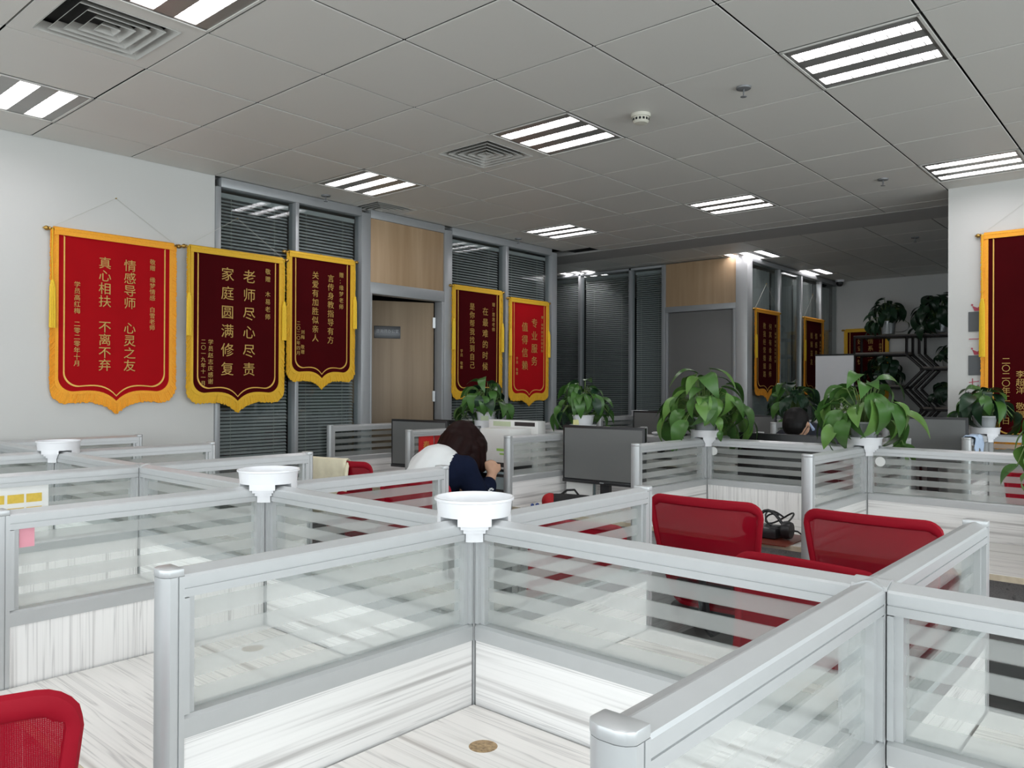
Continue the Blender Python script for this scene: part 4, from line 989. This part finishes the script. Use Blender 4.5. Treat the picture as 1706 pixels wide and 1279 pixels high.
def person(label, x, y, rz, sc, P, top, sleeve, trouser, hair, bob):
    """P: joints in metres, facing +x. One continuous body; clothes and hair are children"""
    V = {k: Vector(v) for k, v in P.items()}
    t = thing('person', label, 'person', (x, y, 0), rz); t.scale = (sc, sc, sc)
    pel, wai, che, nek, hea = V['pelvis'], V['waist'], V['chest'], V['neck'], V['head']
    hd = V['hdir'].normalized()          # direction the face looks
    hu = V['hup'].normalized(); hs = hu.cross(hd).normalized()
    seg = [(pel, 0.125, wai, 0.105), (wai, 0.105, che, 0.125), (che+Vector((0, 0.07, 0)), 0.09, che+Vector((0, -0.07, 0)), 0.09), (che, 0.10, nek, 0.055), (nek, 0.050, hea-hd*0.015-hu*0.06, 0.052)]
    # head: cranium, face, jaw, nose, ears
    head = [(hea-hd*0.022+hu*0.018, 0.085, hea+hd*0.020+hu*0.020, 0.080), (hea+hd*0.035-hu*0.035, 0.060, hea+hd*0.045-hu*0.075, 0.038), (hea+hd*0.094-hu*0.010, 0.010, hea+hd*0.106-hu*0.030, 0.014)]
    for s_ in (-1, 1): head += [(hea+hs*s_*0.084-hu*0.012, 0.010, hea+hs*s_*0.088+hu*0.020, 0.013), (hea+hs*s_*0.034+hd*0.060-hu*0.020, 0.030, hea+hs*s_*0.030+hd*0.055-hu*0.030, 0.030)]
    arms = []; slv = []
    for s_, sh_, el, wr, fd in ((1, 'shL', 'elL', 'wrL', 'fdL'), (-1, 'shR', 'elR', 'wrR', 'fdR')):
        a, e, w_ = V[sh_], V[el], V[wr]
        arms += [(che+Vector((0, s_*0.08, 0.02)), 0.07, a, 0.058), (a, 0.056, e, 0.042), (e, 0.042, w_, 0.028)] + hand_segs(w_, V[fd], -s_)
        slv += [(a, 0.072, e, 0.060), (e, 0.060, e.lerp(w_, 0.62), 0.050)]
    legs = []; tr = []; shoes = []
    for s_ in (1, -1):
        hp = pel+Vector((0.02, s_*0.09, -0.02)); kn = Vector((pel.x+0.44, s_*0.12, 0.50)); an = Vector((pel.x+0.40, s_*0.12, 0.09)); toe = an+Vector((0.15, 0, -0.055))
        legs += [(hp, 0.085, kn, 0.055), (kn, 0.055, kn.lerp(an, 0.35), 0.056), (kn.lerp(an, 0.35), 0.056, an, 0.036), (an, 0.034, toe, 0.026)]
        tr += [(hp, 0.100, kn, 0.070), (kn, 0.070, an, 0.052)]
        shoes.append([(an-Vector((0.03, 0, 0.045)), 0.042, toe, 0.034), (an, 0.040, an-Vector((0.01, 0, 0.04)), 0.042)])
    blob('body', seg+head+arms+legs, 0.008, ['skin'], t, None, 3)
    torso = [(pel, 0.150, wai, 0.135), (wai, 0.135, che, 0.150), (che+Vector((0, 0.09, 0.0)), 0.108, che+Vector((0, -0.09, 0.0)), 0.108), (che, 0.12, nek-(nek-che)*0.25, 0.075)]
    torso += [(che+Vector((0, s_*0.08, 0.0)), 0.10, V['shL' if s_ > 0 else 'shR'], 0.078) for s_ in (1, -1)]
    def pk(c):
        for s_, sh_, el in ((1, 'shL', 'elL'), (-1, 'shR', 'elR')):
            a = V[sh_]; e = V[el]
            # raglan seam: from the collar to below the arm
            nrm = (Vector((0, s_, 0))*1.0 + (e-a).normalized()*0.55 + Vector((0.5, 0, 0.15))).normalized()
            if (c-(a-Vector((0, s_*0.085, 0)))).dot(nrm) > 0 and s_*c.y > 0.03: return 1
        return 0
    blob('jersey' if sleeve != top else 'jacket', torso+slv, 0.010, [top, sleeve], t, pk if sleeve != top else None, 4)
    blob('trousers', tr+[(pel, 0.140, pel+Vector((0.05, 0, -0.02)), 0.13)], 0.012, [trouser], t)
    for sg in shoes: blob('shoe', sg, 0.010, ['black_plastic'], t)
    # hair
    if bob:
        hs_ = [(hea-hd*0.030+hu*0.030, 0.112, hea+hd*0.040+hu*0.040, 0.104), (hea-hd*0.060-hu*0.01, 0.082, hea-hd*0.062-hu*0.085, 0.060)]
        for s_ in (-1, 1): hs_ += [(hea+hs*s_*0.070-hd*0.02, 0.055, hea+hs*s_*0.085-hd*0.005-hu*0.105, 0.040), (hea+hs*s_*0.072+hd*0.045+hu*0.03, 0.035, hea+hs*s_*0.088+hd*0.050-hu*0.11, 0.030), (hea+hs*s_*0.04-hd*0.07-hu*0.02, 0.060, hea+hs*s_*0.045-hd*0.062-hu*0.10, 0.045)]
        hs_ += [(hea+hd*0.075+hu*0.055, 0.040, hea+hd*0.095+hu*0.015, 0.022)]
        for s_ in (-1, 1): hs_ += [(hea+hs*s_*0.070+hu*0.045+hd*0.04, 0.052, hea+hs*s_*0.080+hu*0.06+hd*0.06-Vector((0, 0, 0.13)), 0.026), (hea+hs*s_*0.085+hd*0.02, 0.045, hea+hs*s_*0.092+hd*0.04-Vector((0, 0, 0.10)), 0.024)]
    else:
        hs_ = [(hea-hd*0.028+hu*0.034, 0.092, hea+hd*0.030+hu*0.048, 0.080), (hea-hd*0.055-hu*0.01, 0.064, hea-hd*0.050-hu*0.055, 0.045), (hea+hd*0.07+hu*0.065, 0.035, hea+hd*0.085+hu*0.055, 0.022)]
    blob('hair', hs_, 0.007, [hair], t, None, 2)
    for s_ in (-1, 1): MB().ball(hea+hd*0.082+hs*s_*0.032+hu*0.004, 0.011, 8).build('eye', 'hair_black', t)
    MB().tube([hea+hd*0.092-hu*0.058+hs*0.020, hea+hd*0.098-hu*0.060, hea+hd*0.092-hu*0.058-hs*0.020], 0.005, 6).build('mouth', 'poster_red', t)
    return t, V
P1 = dict(pelvis=(-0.06, 0, 0.555), waist=(0.03, 0, 0.69), chest=(0.20, 0, 0.832), neck=(0.335, -0.005, 0.945), head=(0.385, -0.01, 0.955), hdir=(0.60, -0.25, -0.75), hup=(0.75, -0.05, 0.66),
          shR=(0.24, -0.165, 0.848), elR=(0.315, -0.225, 0.665), wrR=(0.445, -0.185, 0.80), fdR=(0.25, 0.35, 0.75), shL=(0.24, 0.165, 0.848), elL=(0.39, 0.25, 0.70), wrL=(0.57, 0.13, 0.69), fdL=(0.9, -0.4, -0.05))
p1, V1 = person('person with a dark bob in a white and navy jersey bent over the desk', 3.27, 3.66, 0.02, 1.15, P1, 'jersey_white', 'jersey_navy', 'trousers', 'hair_brown', True)
# round emblem on the right sleeve
em = MB(); c0 = Vector((0.325, -0.285, 0.715))
for k in range(9):
    a = 0.9+3.9*k/8; em.box(-0.005, 0.005, -0.002, 0.002, -0.004, 0.004)
    for q in range(len(em.v)-8, len(em.v)): em.v[q] = (em.v[q][0]+c0.x+0.024*math.cos(a), em.v[q][1]+c0.y, em.v[q][2]+c0.z+0.028*math.sin(a))
em.prism([(c0.x-0.010, c0.z+0.018), (c0.x+0.006, c0.z+0.014), (c0.x+0.010, c0.z-0.004), (c0.x+0.020, c0.z-0.026), (c0.x+0.002, c0.z-0.030), (c0.x-0.006, c0.z-0.006)], c0.y-0.003, c0.y+0.003, 'y')
em.build('sleeve_emblem', 'jersey_white', p1)['kind'] = 'stuff'
P2 = dict(pelvis=(0, 0, 0.57), waist=(0.07, 0, 0.74), chest=(0.20, 0, 0.985), neck=(0.355, 0.0, 1.085), head=(0.45, 0.0, 1.115), hdir=(0.60, 0.05, -0.80), hup=(0.80, 0, 0.60),
          shR=(0.24, -0.185, 1.0), elR=(0.36, -0.25, 0.78), wrR=(0.58, -0.14, 0.75), fdR=(0.9, 0.4, -0.05), shL=(0.24, 0.185, 1.0), elL=(0.36, 0.25, 0.78), wrL=(0.58, 0.14, 0.75), fdL=(0.9, -0.4, -0.05))
p2, V2 = person('person with short black hair in a dark jacket bowing over a far desk', 6.50, 2.29, PI-0.05, 1.08, P2, 'jacket_navy', 'jacket_navy', 'trousers', 'hair_black', False)
MB().tube([(0.340, -0.075, 1.085), (0.315, -0.03, 1.125), (0.31, 0.0, 1.135), (0.315, 0.03, 1.125), (0.340, 0.075, 1.085)], 0.012, 8).build('collar', 'collar_blue', p2, True)
g = MB(); 
for s_ in (-1, 1):
    hdv, huv = V2['hdir'].normalized(), V2['hup'].normalized(); hsv = huv.cross(hdv).normalized(); hc = V2['head']
    g.tube([hc+hdv*0.094+hsv*s_*(0.034+0.022*math.cos(a))+huv*(0.004+0.018*math.sin(a)) for a in [2*PI*k/12 for k in range(13)]], 0.002, 5)
    g.tube([hc+hdv*0.092+hsv*s_*0.056, hc+hsv*s_*0.092+huv*0.01], 0.002, 5)
g.build('glasses', 'black_plastic', p2)

# ================================================================== SMALL THINGS
def towel():
    t = thing('towel', 'cream towel draped over the back of the red chair at left centre', 'towel', (cG.location.x, cG.location.y, 0), cG.rotation_euler[2])
    b = MB(); n = 16; m = 20; z1 = 1.018
    def cxx(y): return -0.362+0.42*y*y
    vs = []
    for i in range(m+1):
        u = i/m
        for k in range(n+1):
            y = -0.075+0.325*k/n+0.006*math.sin(u*9+k); s_ = (u-0.5)*2
            rip = 0.006*math.sin(k*1.1+u*3)
            if abs(s_) < 0.12: x, z = cxx(y)-0.10*s_*2+0.0, z1+0.012*math.cos(s_/0.12*PI/2)
            else: sg = 1 if s_ > 0 else -1; dz_ = (abs(s_)-0.12)*(0.42 if sg > 0 else 0.30); x, z = cxx(y)-sg*(0.032+rip*0.5+(0.16*dz_ if sg > 0 else 0))+0.30*dz_, z1-(abs(s_)-0.12)*(0.42 if sg > 0 else 0.30)
            vs.append((x, y, z))
    fs = [(i*(n+1)+k, i*(n+1)+k+1, (i+1)*(n+1)+k+1, (i+1)*(n+1)+k) for i in range(m) for k in range(n)]
    b.add(vs, fs); o = b.build('fabric', 'towel_cream', t, True)
    sd = o.modifiers.new('thick', 'SOLIDIFY'); sd.thickness = 0.006
    MB().tube([(cxx(-0.07), -0.078, z1-0.02), (cxx(-0.07)-0.02, -0.085, z1-0.05), (cxx(-0.07)-0.03, -0.08, z1-0.20)], [0.012, 0.014, 0.010], 8).build('rolled_edge', 'towel_cream', t, True)
towel()
# blue cloth hanging over the short screen by the pillar
def blue_cloth():
    t = thing('cloth', 'pale blue cloth hanging over the short screen by the pillar', 'cloth', (6.08, 1.135, 0))
    b = MB(); n = 10; m = 14; vs = []
    for i in range(m+1):
        s_ = (i/m-0.5)*2
        for k in range(n+1):
            x = -0.13+0.26*k/n
            if abs(s_) < 0.2: y, z = -0.036*s_/0.2, ZT+0.010+0.004*math.sin(k)
            else: sg = 1 if s_ > 0 else -1; y, z = -sg*(0.038+0.006*math.sin(k*1.7+s_*4)), ZT+0.008-(abs(s_)-0.2)*(0.10+0.11*((k % 5)/5) if sg > 0 else 0.10)
            vs.append((x, y, z))
    b.add(vs, [(i*(n+1)+k, i*(n+1)+k+1, (i+1)*(n+1)+k+1, (i+1)*(n+1)+k) for i in range(m) for k in range(n)])
    o = b.build('fabric', 'cloth_blue', t, True); sd = o.modifiers.new('thick', 'SOLIDIFY'); sd.thickness = 0.004
blue_cloth()
# headset heap with cables on a red-brown mat, bay 0 of the middle row
hx0, hy0 = 3.98, 1.66
MB().box(-0.17, 0.17, -0.14, 0.14, 0, 0.006).build('x', 'mat_redbrown')
o = bpy.data.objects['x']; o.name = 'desk_mat'; o.location = (hx0, hy0, ZD+0.001); tag(o, 'red brown mat on the desk under the black headset', 'desk mat')
t = thing('headset', 'black telephone headset heap with looped cable beside the red chair', 'headset', (hx0, hy0+0.02, ZD+0.008)); t.scale = (1.2, 1.2, 1.2)
b = MB(); 
b.tube([(0.0, -0.085+0.17*k/10, 0.03+0.085*math.sin(PI*k/10)) for k in range(11)], 0.007, 8); b.build('headband', 'black_plastic', t, True)
for s_ in (-1, 1): MB().lathe([(0, -0.02), (0.036, -0.018), (0.040, 0), (0.034, 0.018), (0, 0.02)], 18).build('ear_cup', 'black_plastic', t, True, (0.0, s_*0.085, 0.04), (PI/2, 0, 0))
rbox('control_box', (-0.05, 0.07, -0.055, 0.055, 0.0, 0.048), 'black_plastic', t, 0.014)
MB().tube([(0.05+0.05*math.cos(a)*1.0, -0.03+0.06*math.sin(a), 0.075+0.028*math.sin(a*1.5)) for a in [0.25*k for k in range(40)]], 0.004, 6).build('cable', 'black_plastic', t, True)
MB().tube([(0.06, -0.05, 0.03), (0.05, -0.11, 0.03), (0.0, -0.16, 0.02), (-0.03, -0.20, 0.004)], 0.004, 6).build('cable', 'black_plastic', t, True)
# bag with a red side in the large monitor's bay
t = thing('bag', 'black bag with a red end lying on the desk left of the large monitor', 'bag', (4.00, 3.03, ZD), 0.3)
blob('bag_body', [((-0.05, -0.16, 0.055), 0.055, (0.0, 0.06, 0.055), 0.052), ((0.05, -0.14, 0.05), 0.05, (0.06, 0.05, 0.05), 0.05)], 0.012, ['bag_black'], t)
blob('bag_end', [((-0.02, 0.09, 0.055), 0.055, (0.04, 0.10, 0.05), 0.052)], 0.012, ['bag_red'], t)
MB().tube([(0, -0.10, 0.10), (0, -0.07, 0.135), (0, -0.02, 0.13), (0, 0.02, 0.10)], 0.007, 6).build('strap', 'bag_black', t)
t = thing('key_ring', 'small blue trinkets beside the black and red bag', 'trinket', (3.99, 3.24, ZD))
for k, (x, y, r) in enumerate(((0, 0, 0.014), (0.02, 0.02, 0.011), (-0.015, 0.03, 0.012), (0.01, -0.025, 0.010))): MB().ball((x, y, r), r, 8).build('bead', 'blue_bits' if k % 2 == 0 else 'white_plastic', t)
# boxes and books against the spine in the first person's bay
def carton(label, x, y, z, dx, dy, dz, mat, rz=0.0, extras=()):
    t = thing('carton', label, 'box', (x, y, z), rz)
    rbox('carton_body', (-dx/2, dx/2, -dy/2, dy/2, 0, dz), mat, t, 0.003)
    for nm, y0, y1, z0, z1, m_ in extras: MB().box(-dx/2-0.0015, -dx/2-0.0002, y0, y1, z0, z1).build(nm, m_, t)
    return t
carton('dark slim box under the white carton beside the jersey person', 4.42, 3.90, ZD+0.161, 0.24, 0.32, 0.065, 'black_plastic', 0, (('label_strip', -0.10, -0.02, 0.02, 0.035, 'alu'),))
carton('white carton with green stripes beside the jersey person', 4.42, 3.90, ZD+0.228, 0.24, 0.30, 0.245, 'paper_white', 0, (('green_stripe', -0.15, -0.02, 0.085, 0.103, 'paper_green'), ('green_stripe', -0.15, -0.05, 0.058, 0.070, 'paper_green'), ('green_dot', -0.148, -0.138, 0.088, 0.098, 'print_black')))
t = thing('desk_riser', 'black desk riser holding the cartons, a pale tablet inside', 'desk riser', (4.42, 3.90, ZD))
MB().box(-0.14, 0.14, -0.20, 0.20, 0.146, 0.160).build('shelf', 'phone_blue', t)
for y in (-0.20, 0.18): MB().box(-0.14, 0.14, y, y+0.02, 0, 0.146).build('side', 'black_plastic', t)
MB().box(0.12, 0.14, -0.18, 0.18, 0, 0.146).build('back', 'black_plastic', t)
t = thing('tablet', 'pale blue screened phone standing under the dark slim box', 'phone', (4.31, 3.86, ZD), 0)
rbox('case', (0, 0.010, -0.075, 0.075, 0.002, 0.138), 'black_plastic', t, 0.004); MB().box(-0.0012, -0.0002, -0.045, 0.045, 0.030, 0.120).build('display', 'phone_blue', t)
carton('stack of printed leaflets behind the white carton', 4.605, 3.95, ZD+0.001, 0.09, 0.50, 0.525, 'paper_white', 0, (('print_block', -0.22, -0.02, 0.485, 0.515, 'print_black'), ('print_block', 0.02, 0.20, 0.478, 0.515, 'paper_greenish')))
# new year prints and a card on the third wing of the middle row
n3 = B.node(3); W3 = B.L1
def flat_on_wing(name, label, cat, k, dx, zc, w_, h, mat, side=-1, group=None, extra=None):
    """a flat sheet stuck on the camera-facing (-y) side of a wing screen's glass; dx = distance out from the spine"""
    x, y = B.at(k, -dx, 0.0); t = thing(name, label, cat, (x, y, zc), B.a, group)
    MB().box(-w_/2, w_/2, -0.0062, -0.0040, -h/2, h/2).build('sheet', mat, t)
    if extra: extra(t)
    return t
zc = (ZG0+ZG1)/2
def ex1(t):
    me = text_mesh('春', 0.07, 'gold'); me.transform(Matrix.Translation((0, -0.0075, 0.065)) @ WALLTEXT); link('lettering', me, t)
    rnd = random.Random(4)
    for k in range(9): MB().ball((rnd.uniform(-0.06, 0.06), -0.0065, rnd.uniform(-0.10, -0.01)), 0.012, 8, 0, (1, 0.2, 1)).build('blossom', rnd.choice(['gold', 'paper_pink', 'poster_red']), t)
def ex2(t):
    for r in (0.045, 0.028): MB().tube([(0.0+r*math.cos(2*PI*k/20), -0.0075, 0.055+r*math.sin(2*PI*k/20)) for k in range(21)], 0.004, 5).build('gold_ring', 'gold', t)
    MB().prism([(-0.016, 0.04), (0.016, 0.04), (0.012, 0.068), (-0.012, 0.068)], -0.0085, -0.0063, 'y').build('coin', 'gold', t)
flat_on_wing('new_year_print', 'bright red new year print on the glass left of the jersey person', 'print', 3, 0.66, zc, 0.15, 0.21, 'poster_bright_red', extra=ex1)
flat_on_wing('gold_ring_print', 'dark red print with gold rings between the bright print and the card', 'print', 3, 0.49, zc, 0.17, 0.21, 'poster_red', extra=ex2)
flat_on_wing('greeting_card', 'pale green card beside the dark hair of the jersey person', 'card', 3, 0.345, zc+0.03, 0.08, 0.14, 'paper_greenish')
# bottles and files seen through the second wing of the middle row
for k, (dx, dy, r, h, m_) in enumerate(((0.22, 0.08, 0.022, 0.17, 'bottle_orange'), (0.28, 0.10, 0.020, 0.14, 'paper_pink'), (0.34, 0.07, 0.022, 0.12, 'white_plastic'))):
    x, y = B.at(2, -dx, dy); t = thing('bottle', ('orange cream bottle', 'pink cream bottle', 'short white bottle')[k]+' behind the striped glass left of the large monitor', 'bottle', (x, y, ZD), 0)
    MB().lathe([(0, 0), (r, 0), (r, h*0.72), (r*0.55, h*0.80), (0, h*0.80)], 16).build('bottle_body', m_, t, True)
    MB().lathe([(0, h*0.80), (r*0.6, h*0.80), (r*0.6, h), (0, h)], 14).build('cap', 'white_plastic' if k < 2 else 'alu_dark', t, True)
x, y = B.at(2, -0.16, -0.26)
t = thing('file_stack', 'white paper files leaning behind the glass left of the large monitor', 'files', (x, y, ZD), 0.2)
for k in range(3): MB().box(-0.01-0.03*k, 0.006-0.03*k, 0.02, 0.22, 0, 0.30-0.02*k).build('folder', ('paper_white', 'phone_blue', 'paper_white')[k], t)
# round white stickers on the spine glass
for k, lab in ((0, 'round white sticker on the glass beside the bushy pothos joint'), (-1, 'round white sticker on the glass below the large pothos')):
    n = B.at(k, -0.006, 0.93 if k == 0 else 0.90); t = thing('sticker', lab, 'sticker', (n[0], n[1], ZG1-0.035), B.a, 'round white stickers')
    MB().tube([(0.002, 0, 0), (0.0, 0, 0)], 0.027, 24).build('disc', 'paper_white', t)
# leaflets on the wing screen at the left edge, pink note
x, y = A.at(3, -0.465, -0.008)
t = thing('leaflet', 'white leaflet with gold squares on the glass at the left edge', 'leaflet', (x, y, zc+0.014), A.a)
MB().box(-0.12, 0.105, -0.003, 0.0, -0.105, 0.092).build('sheet', 'paper_white', t)
for xa, xb in ((-0.095, -0.042), (-0.032, 0.022), (0.030, 0.082)):
    for za, zb_ in ((0.030, 0.062), (-0.018, 0.012), (-0.066, -0.036)): MB().box(xa, xb, -0.0045, -0.0032, za, zb_).build('gold_square', 'paper_gold', t)
x, y = A.at(2, -0.722, -0.008)
t = thing('sticky_note', 'pink sticky note on the glass at the left edge', 'note', (x, y, ZG1-0.022), A.a)
MB().box(-0.018, 0.018, -0.002, 0.0, -0.03, 0.022).build('sheet', 'paper_pink', t)
# oddments along the back of the middle row
t = thing('paper_stack', 'white folded papers on top of the spine behind the large monitor', 'papers', (*B.at(2, 0.0, -0.22), ZT+0.003), B.a)
MB().box(-0.03, 0.03, -0.09, 0.12, 0, 0.006).build('sheet', 'paper_white', t); MB().box(-0.025, 0.03, -0.08, 0.10, 0.0062, 0.014).build('sheet', 'paper_white', t)
for k, dy in enumerate((-0.42, -0.62)):
    t = thing('computer_mouse', 'white mouse lying on the rail behind the large monitor, %s one' % ('left', 'right')[k], 'mouse', (*B.at(2, 0.0, dy), ZT+0.003), B.a)
    MB().ball((0, 0, 0.010), 0.016, 12, 0, (1.4, 2.2, 0.65)).build('shell', 'white_plastic', t, True); MB().tube([(0.0, 0.03, 0.02), (0.0, 0.026, 0.0215)], 0.004, 8).build('wheel', 'alu_dark', t)
t = thing('tissue_box', 'small pale box seen through the glass at the right edge, left one', 'box', (*B.at(-1, 0.55, 0.42), ZD)); rbox('carton_body', (-0.06, 0.06, -0.05, 0.05, 0, 0.10), 'paper_white', t, 0.004)
t = thing('tissue_box', 'pinkish box seen through the glass at the right edge, right one', 'box', (*B.at(-1, 0.60, 0.24), ZD)); rbox('carton_body', (-0.06, 0.06, -0.08, 0.08, 0, 0.10), 'towel_cream', t, 0.004)
t = thing('red_print', 'small red print with a white lantern on the glass beside the far bowing person', 'print', (*D3.at(1, -0.62, -0.006), zc), 0)
MB().box(-0.05, 0.05, -0.003, -0.001, -0.09, 0.07).build('sheet', 'poster_bright_red', t); MB().ball((0, -0.003, 0.0), 0.028, 10, 0, (1, 0.08, 1.2)).build('lantern', 'paper_white', t)
